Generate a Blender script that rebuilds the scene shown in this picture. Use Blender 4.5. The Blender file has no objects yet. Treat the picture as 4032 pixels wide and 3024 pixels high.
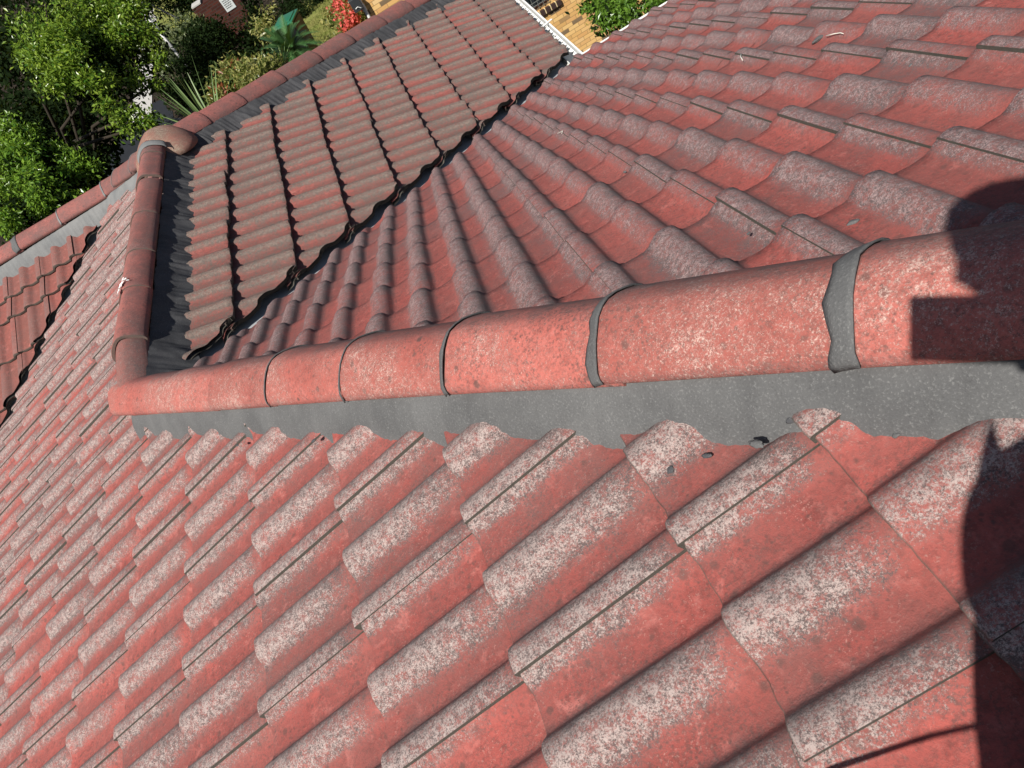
import bpy, bmesh, math, random
import numpy as np
from mathutils import Vector, Matrix, noise
C = bpy.context.scene
COL = C.collection
rad = math.radians

# ------------------------------------------------------------------ camera, sky, sun, exposure
EYE = Vector((1.5431, -2.5019, 1.5554))
R0 = Vector((0.8643, -0.2927, -0.4089)); R2 = Vector((-0.08914, 0.71105, -0.69747))
R0 = (R0 - R2 * R0.dot(R2)).normalized(); R2.normalize()
R1 = R2.cross(R0)                      # image right, image down, forward
cam = bpy.data.cameras.new('camera'); cam.sensor_width = 36; cam.lens = 26.17
cam.clip_start = 0.02; cam.clip_end = 600
co = bpy.data.objects.new('camera', cam); COL.objects.link(co); C.camera = co
co.matrix_world = Matrix(((R0.x, -R1.x, -R2.x, EYE.x), (R0.y, -R1.y, -R2.y, EYE.y), (R0.z, -R1.z, -R2.z, EYE.z), (0, 0, 0, 1)))

SUN = Vector((-0.376, -0.534, 0.757)).normalized()
W = bpy.data.worlds.new('World'); C.world = W; W.use_nodes = True
wn = W.node_tree.nodes; bg = wn['Background']; sky = wn.new('ShaderNodeTexSky'); sky.sky_type = 'NISHITA'
sky.sun_disc = False; sky.sun_elevation = math.asin(SUN.z); sky.sun_rotation = math.atan2(SUN.x, SUN.y)
W.node_tree.links.new(sky.outputs[0], bg.inputs[0]); bg.inputs[1].default_value = 0.05
sl = bpy.data.lights.new('sun', 'SUN'); sl.energy = 5.0; sl.angle = rad(0.53); sl.color = (1.0, 0.955, 0.88)
so = bpy.data.objects.new('sun', sl); COL.objects.link(so); so.rotation_euler = SUN.to_track_quat('Z', 'Y').to_euler()
C.view_settings.view_transform = 'Standard'; C.view_settings.look = 'None'
C.view_settings.exposure = 0.40; C.view_settings.gamma = 1

# ------------------------------------------------------------------ roof geometry constants
TH = 0.35536; K = math.tan(TH); cs, sn = math.cos(TH), math.sin(TH)
L = 2.46; MM = 0.81                    # wing ridge length, drop of the hip end
J1 = Vector((0, 0, 0)); J2 = Vector((0, L, 0)); J3 = Vector((-MM, L + MM, -K * MM))
GZ = -5.5                              # garden level

# ------------------------------------------------------------------ helpers
def link(o, parent=None):
    COL.objects.link(o)
    if parent: o.parent = parent
    return o
def mesh_obj(name, verts, faces, mat, parent=None, smooth=False, sharp=None, attr=None):
    me = bpy.data.meshes.new(name); me.from_pydata(verts, [], faces); me.validate(); me.update()
    if mat: 
        for m_ in (mat if isinstance(mat, (list, tuple)) else [mat]): me.materials.append(m_)
    if smooth:
        me.polygons.foreach_set('use_smooth', [True] * len(me.polygons))
        if sharp: me.set_sharp_from_angle(angle=rad(sharp))
    return link(bpy.data.objects.new(name, me), parent)
def bm_obj(name, bm, mat, parent=None, smooth=False, sharp=None):
    me = bpy.data.meshes.new(name); bm.to_mesh(me); bm.free()
    for m_ in (mat if isinstance(mat, (list, tuple)) else [mat]): me.materials.append(m_)
    if smooth:
        me.polygons.foreach_set('use_smooth', [True] * len(me.polygons))
        if sharp: me.set_sharp_from_angle(angle=rad(sharp))
    return link(bpy.data.objects.new(name, me), parent)
def empty(name, loc, label, cat, group=None):
    o = bpy.data.objects.new(name, None); o.location = loc; o.empty_display_size = .2
    COL.objects.link(o); return tag(o, label, cat, group)
def tag(o, label, cat, group=None):
    o['label'] = label; o['category'] = cat
    if group: o['group'] = group
    return o
def add_box(bm, c, s, rot=None, bev=0):
    r = bmesh.ops.create_cube(bm, size=1); vs = r['verts']
    for v in vs: v.co = Vector((v.co.x * s[0], v.co.y * s[1], v.co.z * s[2]))
    if bev:
        es = list({e for v in vs for e in v.link_edges})
        g = bmesh.ops.bevel(bm, geom=es, offset=bev, segments=2, affect='EDGES', profile=.5)
        vs = list({v for f in g['faces'] for v in f.verts} | {v for v in vs if v.is_valid})
    M = Matrix.Translation(Vector(c)) @ (rot.to_4x4() if rot else Matrix.Identity(4))
    for v in vs: v.co = M @ v.co
    return vs
def tube(bm, pts, r, seg=8, cap=True):
    """tube through points; r a number or a list"""
    pts = [Vector(p) for p in pts]; n = len(pts)
    rr = r if isinstance(r, (list, tuple)) else [r] * n
    rings = []; up = Vector((0, 0, 1))
    for i, p in enumerate(pts):
        d = (pts[min(i + 1, n - 1)] - pts[max(i - 1, 0)]).normalized()
        a = d.cross(up)
        if a.length < .05: a = d.cross(Vector((1, 0, 0)))
        a.normalize(); b = d.cross(a)
        rings.append([bm.verts.new(p + (a * math.cos(t) + b * math.sin(t)) * rr[i]) for t in [2 * math.pi * k / seg for k in range(seg)]])
    for i in range(n - 1):
        for k in range(seg):
            bm.faces.new((rings[i][k], rings[i][(k + 1) % seg], rings[i + 1][(k + 1) % seg], rings[i + 1][k]))
    if cap:
        bm.faces.new(rings[0][::-1]); bm.faces.new(rings[-1])

# ------------------------------------------------------------------ materials
class NT:
    def __init__(s, name, rough=.9, spec=.3):
        s.m = bpy.data.materials.new(name); s.m.use_nodes = True; s.t = s.m.node_tree
        s.b = s.t.nodes['Principled BSDF']; s.b.inputs['Roughness'].default_value = rough
        s.b.inputs['Specular IOR Level'].default_value = spec
        s.pos = s.t.nodes.new('ShaderNodeTexCoord').outputs['Object']
    def n(s, ty, **kw):
        x = s.t.nodes.new(ty)
        for k, v in kw.items(): setattr(x, k, v)
        return x
    def l(s, a, b): s.t.links.new(a, b)
    def noise(s, scale, detail=3, rough=.6, vec=None, dist=0):
        x = s.n('ShaderNodeTexNoise'); x.inputs['Scale'].default_value = scale; x.inputs['Detail'].default_value = detail
        x.inputs['Roughness'].default_value = rough; x.inputs['Distortion'].default_value = dist
        s.l(vec or s.pos, x.inputs['Vector']); return x.outputs['Fac']
    def voro(s, scale, vec=None):
        x = s.n('ShaderNodeTexVoronoi'); x.inputs['Scale'].default_value = scale; s.l(vec or s.pos, x.inputs['Vector']); return x
    def ramp(s, fac, stops, interp='LINEAR'):
        x = s.n('ShaderNodeValToRGB'); cr = x.color_ramp; cr.interpolation = interp
        while len(cr.elements) < len(stops): cr.elements.new(.5)
        for e, (p, c) in zip(cr.elements, stops):
            e.position = p; e.color = (c, c, c, 1) if not isinstance(c, (tuple, list)) else (*c, 1)
        s.l(fac, x.inputs[0]); return x.outputs[0]
    def mix(s, fac, a, b, mode='MIX'):
        x = s.n('ShaderNodeMix', data_type='RGBA', blend_type=mode)
        for sock, v in ((x.inputs[0], fac), (x.inputs[6], a), (x.inputs[7], b)):
            if isinstance(v, (int, float)): sock.default_value = v
            elif isinstance(v, tuple): sock.default_value = (*v, 1)
            else: s.l(v, sock)
        return x.outputs[2]
    def math(s, op, a, b=0.0, clamp=False):
        x = s.n('ShaderNodeMath', operation=op, use_clamp=clamp)
        for sock, v in ((x.inputs[0], a), (x.inputs[1], b)):
            if isinstance(v, (int, float)): sock.default_value = v
            else: s.l(v, sock)
        return x.outputs[0]
    def attr(s, name):
        x = s.n('ShaderNodeAttribute', attribute_name=name); sp = s.n('ShaderNodeSeparateColor'); s.l(x.outputs['Color'], sp.inputs[0]); s.alpha = x.outputs['Alpha']; return sp.outputs
    def scalev(s, v3):
        x = s.n('ShaderNodeMapping'); x.inputs['Scale'].default_value = v3; s.l(s.pos, x.inputs[0]); return x.outputs[0]
    def bump(s, h, strength=.3, dist=.01):
        x = s.n('ShaderNodeBump'); x.inputs['Strength'].default_value = strength; x.inputs['Distance'].default_value = dist
        s.l(h, x.inputs['Height']); s.l(x.outputs[0], s.b.inputs['Normal'])
    def color(s, c):
        if isinstance(c, tuple): s.b.inputs['Base Color'].default_value = (*c, 1)
        else: s.l(c, s.b.inputs['Base Color'])
        return s.m

def tile_material(name, red=(.36, .084, .070), red2=(.21, .056, .049), pale=(.41, .335, .31), grey=(.085, .072, .070),
                  lich=1.0, pal=.5, spots=1.0, crest_bias=.0, rnd=.25, mute=.5, flank=.35, wash=(.27, .15, .135), dirt=1.0):
    """painted concrete tile: red paint, lichen-speckled where the paint has worn off the rolls"""
    s = NT(name, .88, .25)
    A = s.attr('tilemask')                      # R roll crest, G per-tile random, B cut / bare edge
    big = s.noise(2.3, 3, .6); mid = s.noise(11, 4, .65); fine = s.noise(250, 4, .9); fine2 = s.noise(330, 3, .9)
    grain = s.noise(95, 3, .7)
    base = s.mix(s.ramp(s.math('ADD', s.math('MULTIPLY', mid, .65), s.math('MULTIPLY', A[1], .35)), [(.32, 0), (.68, 1)]), red, red2)
    base = s.mix(s.ramp(grain, [(.50, 0), (.66, .7)]), base, red2)
    base = s.mix(s.ramp(s.noise(48, 5, .75), [(.52, 0), (.66, .6)]), base, tuple(x * .62 for x in red2))
    base = s.mix(s.ramp(s.noise(23, 4, .7, dist=.4), [(.56, 0), (.76, .6)]), base, (.60, .21, .18))      # chalky faded paint
    gd = s.math('MULTIPLY', s.ramp(s.noise(150, 3, .85), [(.50, 0), (.60, 1)]), s.ramp(s.noise(8, 4, .7), [(.36, .15 * dirt), (.62, .75 * min(1.3, dirt))]))
    base = s.mix(gd, base, (.135, .062, .054))
    gp = s.math('MULTIPLY', s.ramp(s.noise(190, 2, .8), [(.58, 0), (.68, 1)]), s.ramp(s.noise(14, 3, .7), [(.45, .08), (.65, .6)]))
    base = s.mix(gp, base, (.50, .26, .22))
    base = s.mix(s.ramp(s.noise(3.3, 5, .7, dist=.5), [(.42, 0), (.66, mute)]), base, (.20, .085, .075))
    # round dark lichen spots in the pans
    v = s.voro(38); d = s.math('ADD', v.outputs['Distance'], s.math('MULTIPLY', s.math('SUBTRACT', s.noise(120, 2), .5), .35))
    sp = s.n('ShaderNodeSeparateColor'); s.l(v.outputs['Color'], sp.inputs[0])
    on = s.ramp(sp.outputs[0], [(.45, 0), (.6, 1)])
    spot = s.math('MULTIPLY', s.ramp(s.math('ADD', d, s.math('MULTIPLY', sp.outputs[1], .22)), [(.20, 1), (.36, 0)]), s.math('MULTIPLY', on, .62 * spots))
    base = s.mix(spot, base, (.085, .052, .046))
    v2 = s.voro(105); base = s.mix(s.math('MULTIPLY', s.ramp(v2.outputs['Distance'], [(.14, .75), (.34, 0)]), s.math('MULTIPLY', s.ramp(s.noise(16, 3), [(.42, 0), (.6, 1)]), .8 * spots)), base, (.09, .05, .045))
    # worn speckle on the rolls
    cr = s.math('ADD', A[0], s.math('MULTIPLY', s.math('SUBTRACT', mid, .5), .8))
    cr = s.math('ADD', cr, s.math('MULTIPLY', s.math('SUBTRACT', big, .5), .45))
    cr = s.math('ADD', cr, s.math('MULTIPLY', s.math('SUBTRACT', A[1], .5), rnd))
    amt = s.ramp(s.math('ADD', cr, crest_bias), [(.22, .04), (.70, .62), (1.3, .85)])
    amt = s.math('MULTIPLY', amt, s.math('MULTIPLY', s.ramp(s.noise(50, 4, .75), [(.36, .55), (.60, 1.15)]), lich))
    th = s.math('SUBTRACT', fine, s.math('SUBTRACT', .60, s.math('MULTIPLY', amt, .30)))     # >0 where speckle
    m1 = s.math('MULTIPLY', th, 7, True)
    base = s.mix(s.math('MULTIPLY', amt, .5), base, wash)
    foot = s.math('MULTIPLY', s.math('SUBTRACT', 1.0, A[0]), .12)
    m60 = s.noise(80, 5, .9)
    which = s.ramp(s.math('SUBTRACT', s.math('ADD', s.math('MULTIPLY', fine2, .5), s.math('MULTIPLY', m60, .5)), foot), [(.50 - .10 * pal, 0), (.59 - .10 * pal, 1)])
    spk = s.mix(which, grey, pale)
    colr = s.mix(s.math('MULTIPLY', m1, .92), base, spk)
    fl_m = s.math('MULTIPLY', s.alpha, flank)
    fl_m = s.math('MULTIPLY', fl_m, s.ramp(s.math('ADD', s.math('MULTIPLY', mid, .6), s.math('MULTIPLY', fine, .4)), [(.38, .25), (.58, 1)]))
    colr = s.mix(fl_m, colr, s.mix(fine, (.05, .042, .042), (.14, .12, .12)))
    edge = s.mix(fine, (.04, .038, .032), (.13, .12, .10))
    colr = s.mix(A[2], colr, edge)
    s.bump(s.math('ADD', s.math('MULTIPLY', fine, .7), s.math('MULTIPLY', grain, .8)), .55, .004)
    return s.color(colr)

M = {}
M['tileA'] = tile_material('roof_tile_lichen', pal=.50, lich=1.05, flank=.75, rnd=.5)
M['tileC'] = tile_material('roof_tile_grey_crests', pale=(.40, .29, .28), grey=(.10, .085, .085), pal=.35, lich=.95, spots=.7, rnd=.7, flank=.9, wash=(.21, .14, .135))
M['tileB'] = tile_material('roof_tile_brown_crests', red=(.31, .078, .066), pale=(.26, .205, .17), grey=(.10, .09, .08), pal=.5, wash=(.17, .125, .10), lich=1.1, crest_bias=.32, spots=.3, flank=.2)
M['tileF'] = tile_material('roof_tile_dull_red', red=(.30, .085, .068), red2=(.20, .07, .055), pale=(.30, .2, .17), pal=.3, lich=.55, spots=.3)
M['cap'] = tile_material('ridge_cap_red', red=(.46, .125, .100), red2=(.29, .075, .060), pale=(.60, .43, .37), grey=(.13, .07, .06), lich=.95, pal=.9, mute=.2, wash=(.50, .22, .185), dirt=1.3, spots=1.3, rnd=.06, flank=.85, crest_bias=-.05)
M['capfar'] = tile_material('weathered_ridge_cap', red=(.38, .12, .10), red2=(.23, .08, .068), pale=(.42, .30, .27), mute=.3, grey=(.11, .08, .072), lich=.9, wash=(.28, .13, .11), pal=.4, rnd=.2, flank=.5)

def mortar_material(name, a, b):
    s = NT(name, .92, .2); f = s.noise(260, 2, .7); g = s.noise(6, 3)
    c = s.mix(s.ramp(g, [(.35, 0), (.65, 1)]), a, b)
    c = s.mix(s.ramp(f, [(.55, 0), (.75, .35)]), c, (.30, .30, .29))
    c = s.mix(s.ramp(f, [(.25, .45), (.42, 0)]), c, (.05, .05, .05))
    s.bump(s.math('ADD', f, s.noise(30, 3)), .35, .004); return s.color(c)
M['mortar'] = mortar_material('dark_grey_pointing', (.088, .088, .089), (.120, .120, .120))
M['mortar_light'] = mortar_material('mid_grey_pointing', (.15, .155, .157), (.20, .202, .20))
M['mortar_dark'] = mortar_material('charcoal_pointing', (.050, .051, .055), (.078, .078, .083))
def plain(name, c, rough=.6, spec=.4, var=.15, sc=20, metal=0):
    s = NT(name, rough, spec); s.b.inputs['Metallic'].default_value = metal
    f = s.noise(sc, 4); d = tuple(x * (1 - var) for x in c); e = tuple(min(1, x * (1 + var)) for x in c)
    s.bump(f, .1, .004); return s.color(s.mix(f, d, e))
M['gutter'] = plain('white_painted_metal', (.74, .74, .72), .45, .5, .08)
M['valley'] = plain('galvanised_metal', (.42, .44, .46), .42, .5, .25, 9)
M['cut'] = plain('cut_face_shade', (.022, .019, .017), .95, .1, .4, 60)  # near-black on cut tile faces: the shade of the gaps is painted in
M['fascia'] = plain('cream_timber', (.62, .60, .55))
M['black'] = plain('black_plastic', (.012, .012, .014), .5, .4)
M['white'] = plain('white_splash', (.8, .8, .78), .6)
M['cardark'] = plain('dark_glass', (.02, .025, .03), .08, .6)

# ------------------------------------------------------------------ tile profile
PROF = [(-.024, .012), (-.012, .021), (.0, .0225), (.010, .019), (.022, .010), (.031, .002), (.042, .0), (.062, -.001), (.084, .0), (.093, .002), (.099, .009),
        (.104, .019), (.110, .0275), (.119, .0325), (.130, .0340), (.143, .0325), (.155, .026), (.166, .016), (.176, .006), (.186, .001), (.205, .0),
        (.228, .0), (.241, .002), (.247, .009), (.252, .019), (.258, .0275), (.266, .0325), (.276, .0345), (.288, .0335), (.300, .031)]
NU = len(PROF)
ROLL = [min(1.0, max(0.0, h / .030)) for u, h in PROF]
ROLL = [max(.22, r_) for r_ in ROLL]
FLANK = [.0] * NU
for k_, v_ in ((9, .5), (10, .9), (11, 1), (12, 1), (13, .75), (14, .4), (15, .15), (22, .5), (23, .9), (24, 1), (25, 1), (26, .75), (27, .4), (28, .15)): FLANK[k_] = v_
ROLL[0] = ROLL[1] = .9; ROLL[2] = .95; ROLL[3] = .9; ROLL[4] = .75; ROLL[5] = .35; ROLL[16] = 1; ROLL[17] = .95; ROLL[18] = .8; ROLL[19] = .5; ROLL[6] = .3

def build_slope(name, org, U, V, N, fronts, gauge_top, lap0, irange, clips, mat, parent, seed=1, rise=.028, thick=.021, label=None, cutedge=True, rough_cut=.004, flat=.76, hoff=-.010):
    """org point with u=v=0; fronts: list of upslope distances of tile fronts, ascending;
       clips: list of pieces, each a list of (point, normal) half spaces (keep side opposite to the normal)"""
    rnd = random.Random(seed)
    out_v = []; out_f = []; out_m = []; out_i = []
    for piece in clips:
        verts = []; faces = []; masks = []
        for j, v0 in enumerate(fronts):
            g = (fronts[j + 1] if j + 1 < len(fronts) else v0 + gauge_top) - v0
            for i in range(irange[0], irange[1]):
                u0 = lap0 + i * .3
                # quick reject against the clip planes
                c3 = org + U * (u0 + .15) + V * (v0 + g / 2)
                r_ = random.Random(seed * 7919 + i * 131 + j * 17)
                if any((c3 - p).dot(nr) > .36 for p, nr in piece): continue
                ju, jv, jh, ja = r_.uniform(-.002, .002), r_.gauss(0, .0045), r_.uniform(-.001, .004), r_.gauss(0, .006)
                tr = r_.random()
                base = len(verts)
                rows = [(0.0, -.0035, 1), (.0035, 0, 0), (.03, 0, 0), (g * .5, 0, 0), (g * .78, 0, 0), (g - .004, 0, 0), (g + .055, 0, 0)]; VF = [1, 1.08, 1.05, 1, .68 + .3 * r_.random(), .12 + .5 * r_.random(), .1]
                ph = r_.uniform(0, 50)
                for ri, (dv, dh, ed) in enumerate(rows):
                    for k, (u, h) in enumerate(PROF):
                        hh = hoff + h * flat + rise * (1 - dv / g) + dh + jh
                        wob = 0
                        if ri < 2: wob = .003 * noise.noise((u * 30 + ph, v0 * 3, 0)) + .0022 * noise.noise((u * 110 + ph, v0 * 9, 3)) + .009 * max(0, noise.noise((u * 26 + ph, v0 * 5, 8)) - .42)
                        q = org + U * (u0 + u + ju + ja * dv) + V * (v0 + dv + jv - ja * (u - .15) + wob) + N * hh
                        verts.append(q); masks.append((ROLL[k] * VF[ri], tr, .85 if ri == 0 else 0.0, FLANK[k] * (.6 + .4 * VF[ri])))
                nb = len(verts)
                for (dv, dh, ed) in (rows[0], rows[-1]):
                    for k, (u, h) in enumerate(PROF):
                        hh = hoff + h * flat + rise * (1 - dv / g) - thick + jh
                        q = org + U * (u0 + u + ju + ja * dv) + V * (v0 + dv + jv - ja * (u - .15)) + N * hh
                        verts.append(q); masks.append((ROLL[k], tr, 1.0, 0.0))
                nr = len(rows)
                for ri in range(nr - 1):
                    for k in range(NU - 1):
                        a = base + ri * NU + k
                        faces.append((a, a + 1, a + NU + 1, a + NU))
                for k in range(NU - 1):
                    a = nb + k
                    faces.append((a + NU, a + NU + 1, a + 1, a))                 # bottom
                    faces.append((nb + k, nb + k + 1, base + k + 1, base + k))    # front
                    t = base + (nr - 1) * NU + k
                    faces.append((t, t + 1, nb + NU + k + 1, nb + NU + k))        # head
                # lap side (its own bare grey vertices) and the hidden side
                ls = len(verts)
                for ri in range(nr): verts.append(verts[base + ri * NU + NU - 1].copy()); masks.append((.6, tr, 1.0, 0.0))
                faces.append(tuple([ls + ri for ri in range(nr)] + [nb + NU + NU - 1, nb + NU - 1])[::1])
                faces.append(tuple([base + ri * NU for ri in range(nr)][::-1] + [nb, nb + NU]))
        me = bpy.data.meshes.new('tmp'); me.from_pydata([tuple(v) for v in verts], [], faces); me.update()
        ca = me.color_attributes.new('tilemask', 'FLOAT_COLOR', 'POINT')
        ca.data.foreach_set('color', [x for m_ in masks for x in m_])
        bm = bmesh.new(); bm.from_mesh(me); bpy.data.meshes.remove(me)
        lay = bm.verts.layers.float_color['tilemask']
        for p, nr_ in piece:
            r = bmesh.ops.bisect_plane(bm, geom=bm.verts[:] + bm.edges[:] + bm.faces[:], plane_co=p, plane_no=nr_, clear_outer=True, dist=1e-5)
            ce = [e for e in r['geom_cut'] if isinstance(e, bmesh.types.BMEdge)]
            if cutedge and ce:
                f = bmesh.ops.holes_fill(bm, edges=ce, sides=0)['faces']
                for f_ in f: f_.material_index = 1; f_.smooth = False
                tg = nr_.cross(N).normalized()
                for e in {v for e_ in ce for v in e_.verts}:
                    w = noise.noise(e.co * 31) * 1.0 + noise.noise(e.co * 90) * .6
                    e.co += nr_ * (w * rough_cut)
        tmp = bpy.data.meshes.new('tmp'); bm.to_mesh(tmp); bm.free()
        n0 = len(out_v)
        co_ = [0.0] * (3 * len(tmp.vertices)); tmp.vertices.foreach_get('co', co_)
        out_v += [tuple(co_[i:i + 3]) for i in range(0, len(co_), 3)]
        cl = [0.0] * (4 * len(tmp.vertices)); tmp.color_attributes['tilemask'].data.foreach_get('color', cl)
        out_m += cl
        out_f += [tuple(v + n0 for v in p.vertices) for p in tmp.polygons]; out_i += [p.material_index for p in tmp.polygons]
        bpy.data.meshes.remove(tmp)
    me = bpy.data.meshes.new(name); me.from_pydata(out_v, [], out_f); me.update()
    ca = me.color_attributes.new('tilemask', 'FLOAT_COLOR', 'POINT'); ca.data.foreach_set('color', out_m)
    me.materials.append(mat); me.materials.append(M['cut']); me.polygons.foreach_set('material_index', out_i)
    me.polygons.foreach_set('use_smooth', [True] * len(me.polygons)); me.set_sharp_from_angle(angle=rad(48))
    o = link(bpy.data.objects.new(name, me), parent)
    if label: o['label'] = label
    return o

# ------------------------------------------------------------------ the red-tiled house
house = empty('tiled_house', (0, 0, 0), 'red concrete tiled hip roof house with grey pointed ridges, seen from on top of it', 'house')
X, Y, Z = Vector((1, 0, 0)), Vector((0, 1, 0)), Vector((0, 0, 1))
O = Vector((0, 0, 0))
NAv, NBv = Vector((-sn, 0, cs)), Vector((sn, 0, cs)); NCv = Vector((0, sn, cs)); NFv = Vector((0, -sn, cs))
def front_list(a, lo, hi, g, extra=()):
    v = a; out = []
    while v > lo: v -= g
    while v < hi: out.append(v); v += g
    return out
TOPX = 4.6
# slope A: faces -x ; fronts measured upslope
fa = [1.3223 + .333 * n for n in range(-13, 2)] + [1.3223 + .333 + .2374 + .333 * n for n in range(0, 10)]
V2p = Vector((0, L + 2 * MM, 0)); VG = .055
A_clip1 = [(Vector((-.0, 0, 0)) + Vector((1, 1, 0)).normalized() * -.045, Vector((1, 1, 0)).normalized()), (O, Y)]
A_clip2 = [(Vector((-.04, 0, 0)), X), (O, -Y), (J2 + Vector((-.03, -.03, 0)), Vector((1, 1, 0)).normalized()),
           (V2p + Vector((1, -1, 0)).normalized() * VG, Vector((-1, 1, 0)).normalized())]
build_slope('roof_slope', O, -Y, Vector((cs, 0, sn)), NAv, fa, .333, 1.67989 , (-18, 12), [A_clip1, A_clip2], M['tileA'], house, 3,
            label='large near slope of speckled red tiles with pale worn rolls')
# slope C : faces +y
fc = [1.6497 - .3065 * n for n in range(14, -10, -1)]
C_clip1 = [((Vector((1, 1, 0)).normalized() * .045), Vector((-1, -1, 0)).normalized()), (O, Y), (Vector((7.5, 0, 0)), X)]
C_clip2 = [(Vector((1, -1, 0)).normalized() * .045, Vector((-1, 1, 0)).normalized()), (O, -Y), (Vector((7.5, 0, 0)), X)]
build_slope('roof_slope', O, -X, Vector((0, -cs, sn)), NCv, fc, .3065, -2.2729, (-18, 9), [C_clip1, C_clip2], M['tileC'], house, 5,
            label='slope of fanning red tiles with grey rolls running down to the valley')
# slope B : faces +x
fb = [-(.325 + .3045 * n) for n in range(8, -2, -1)]
B_clip = [(Vector((.04, 0, 0)), -X), (Vector((1, -1, 0)).normalized() * -.075, Vector((1, -1, 0)).normalized()),
          (J2 + Vector((.03, -.03, 0)), Vector((-1, 1, 0)).normalized())]
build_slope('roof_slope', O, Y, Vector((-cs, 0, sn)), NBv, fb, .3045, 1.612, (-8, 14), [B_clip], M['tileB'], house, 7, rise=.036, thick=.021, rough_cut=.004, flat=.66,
            label='shaded slope of brown-crested tiles above the white gutter')
# slope F : faces -y, beyond the far valley
FO = Vector((0, L + MM, -K * MM))
ff = [-(L + MM - y) / cs for y in (1.0, 1.32, 1.645, 1.965, 2.29, 2.61, 2.935, 3.12)]
ff = [-(L + MM - y) / cs for y in (.81, 1.13, 1.46, 1.79, 2.12, 2.45, 2.775, 2.955)]
F_clip = [(V2p + Vector((1, -1, 0)).normalized() * -VG, Vector((1, -1, 0)).normalized()), (Vector((0, L + MM - .04, 0)), Y), (Vector((-6.5, 0, 0)), -X)]
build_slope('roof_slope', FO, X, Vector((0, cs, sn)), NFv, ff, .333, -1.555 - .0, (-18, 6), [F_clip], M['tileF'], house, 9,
            label='small far slope of plain dull red tiles with scalloped ends')
# slope D : the hidden back slope
fd = [-(.30 + .333 * n) for n in range(9, -2, -1)]
D_clip = [(J2 + Vector((.04, .04, 0)) * 0 + Vector((0, 0.05, 0)), Vector((1, -1, 0)).normalized()), (J2 + Vector((0, .05, 0)), Vector((-1, -1, 0)).normalized()),
          (Vector((0, L + MM + .04, 0)), -Y)]
D_clipa = [D_clip[0], D_clip[1], (Vector((-MM, 0, 0)), -X)]
D_clipb = [(Vector((0, L + MM + .04, 0)), -Y), (Vector((-MM, 0, 0)), X), (Vector((-6.5, 0, 0)), -X)]
build_slope('roof_slope', J2, -X, Vector((0, -cs, sn)), NCv, fd, .333, 0, (-10, 22), [D_clipa, D_clipb], M['tileF'], house, 11,
            label='back slope of red tiles falling away beyond the hips')

# ------------------------------------------------------------------ ridge and hip caps
CAPP = [(-.104, .040), (-.101, .052), (-.094, .066), (-.079, .083), (-.059, .099), (-.039, .112), (-.019, .121), (0, .125),
        (.019, .122), (.039, .115), (.059, .104), (.079, .090), (.094, .076), (.099, .066), (.100, .056)]
def cap_mesh(p0, T, length, lift, seed, wide=1.0, ends=None):
    """one capping tile; p0 its lower end on the hip line, T along it uphill; lower end lifted over the next one"""
    T = T.normalized(); S = T.cross(Z).normalized(); Nn = S.cross(T).normalized()
    r = random.Random(seed); tr = r.random()
    ys = [0, .006, .03, .1, .2, .3, length]
    V = []; Fc = []; Mk = []
    n = len(CAPP); jy = r.uniform(-.004, .004); yaw = r.gauss(0, .006)
    for li, inner in enumerate((0, 1)):
        for yi, y in enumerate(ys):
            up = lift * (1 - y / length); sc = wide * (1.03 - .05 * y / length)
            for k, (x, h) in enumerate(CAPP):
                a = (x * sc, h + up)
                if inner: a = (x * sc * .9, (h + up) - .012 - .002)
                if yi == 0 and not inner: a = (a[0] * .985, a[1] - .0025)
                wob = .0025 * noise.noise((k * .35 + seed, y * 4, seed)) 
                e = .003 * noise.noise((k * .8 + seed * 3, 1, 1)) if yi < 2 else 0
                q = p0 + T * (y + jy + e) + S * (a[0] + yaw * y + wob) + Nn * (a[1] + wob)
                V.append(tuple(q)); 
                crest = .50 + .35 * noise.noise(Vector(q) * 6)
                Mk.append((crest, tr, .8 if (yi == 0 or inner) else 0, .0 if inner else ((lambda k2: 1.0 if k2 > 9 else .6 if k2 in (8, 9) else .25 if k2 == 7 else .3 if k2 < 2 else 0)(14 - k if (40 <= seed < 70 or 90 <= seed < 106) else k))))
    nn = n * len(ys)
    for yi in range(len(ys) - 1):
        for k in range(n - 1):
            a = yi * n + k; Fc.append((a, a + 1, a + n + 1, a + n)); b = a + nn; Fc.append((b + n, b + n + 1, b + 1, b))
    for k in range(n - 1):
        Fc.append((k + 1, k, nn + k, nn + k + 1)); t = n * (len(ys) - 1) + k; Fc.append((t, t + 1, nn + t + 1, nn + t))
    for yi in range(len(ys) - 1):
        a = yi * n; Fc.append((a, a + n, a + n + nn, a + nn)); a = yi * n + n - 1; Fc.append((a + n, a, a + nn, a + n + nn))
    return V, Fc, Mk
def cap(p0, T, length, lift, seed, parent, cut=None, label=None, mat=None, wide=1.0):
    V, Fc, Mk = cap_mesh(p0, T, length, lift, seed, wide)
    me = bpy.data.meshes.new('ridge_cap'); me.from_pydata(V, [], Fc); me.update()
    ca = me.color_attributes.new('tilemask', 'FLOAT_COLOR', 'POINT'); ca.data.foreach_set('color', [x for m_ in Mk for x in m_])
    if cut:
        bm = bmesh.new(); bm.from_mesh(me)
        for p, nr in cut:
            bmesh.ops.bisect_plane(bm, geom=bm.verts[:] + bm.edges[:] + bm.faces[:], plane_co=p, plane_no=nr, clear_outer=True, dist=1e-5)
        bm.to_mesh(me); bm.free()
    me.materials.append(mat or (M['cap'] if 50 <= seed < 70 or seed == 40 else M['capfar'])); me.polygons.foreach_set('use_smooth', [True] * len(me.polygons)); me.set_sharp_from_angle(angle=rad(50))
    o = link(bpy.data.objects.new('ridge_cap', me), parent)
    if label: o['label'] = label
    return o
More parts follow.
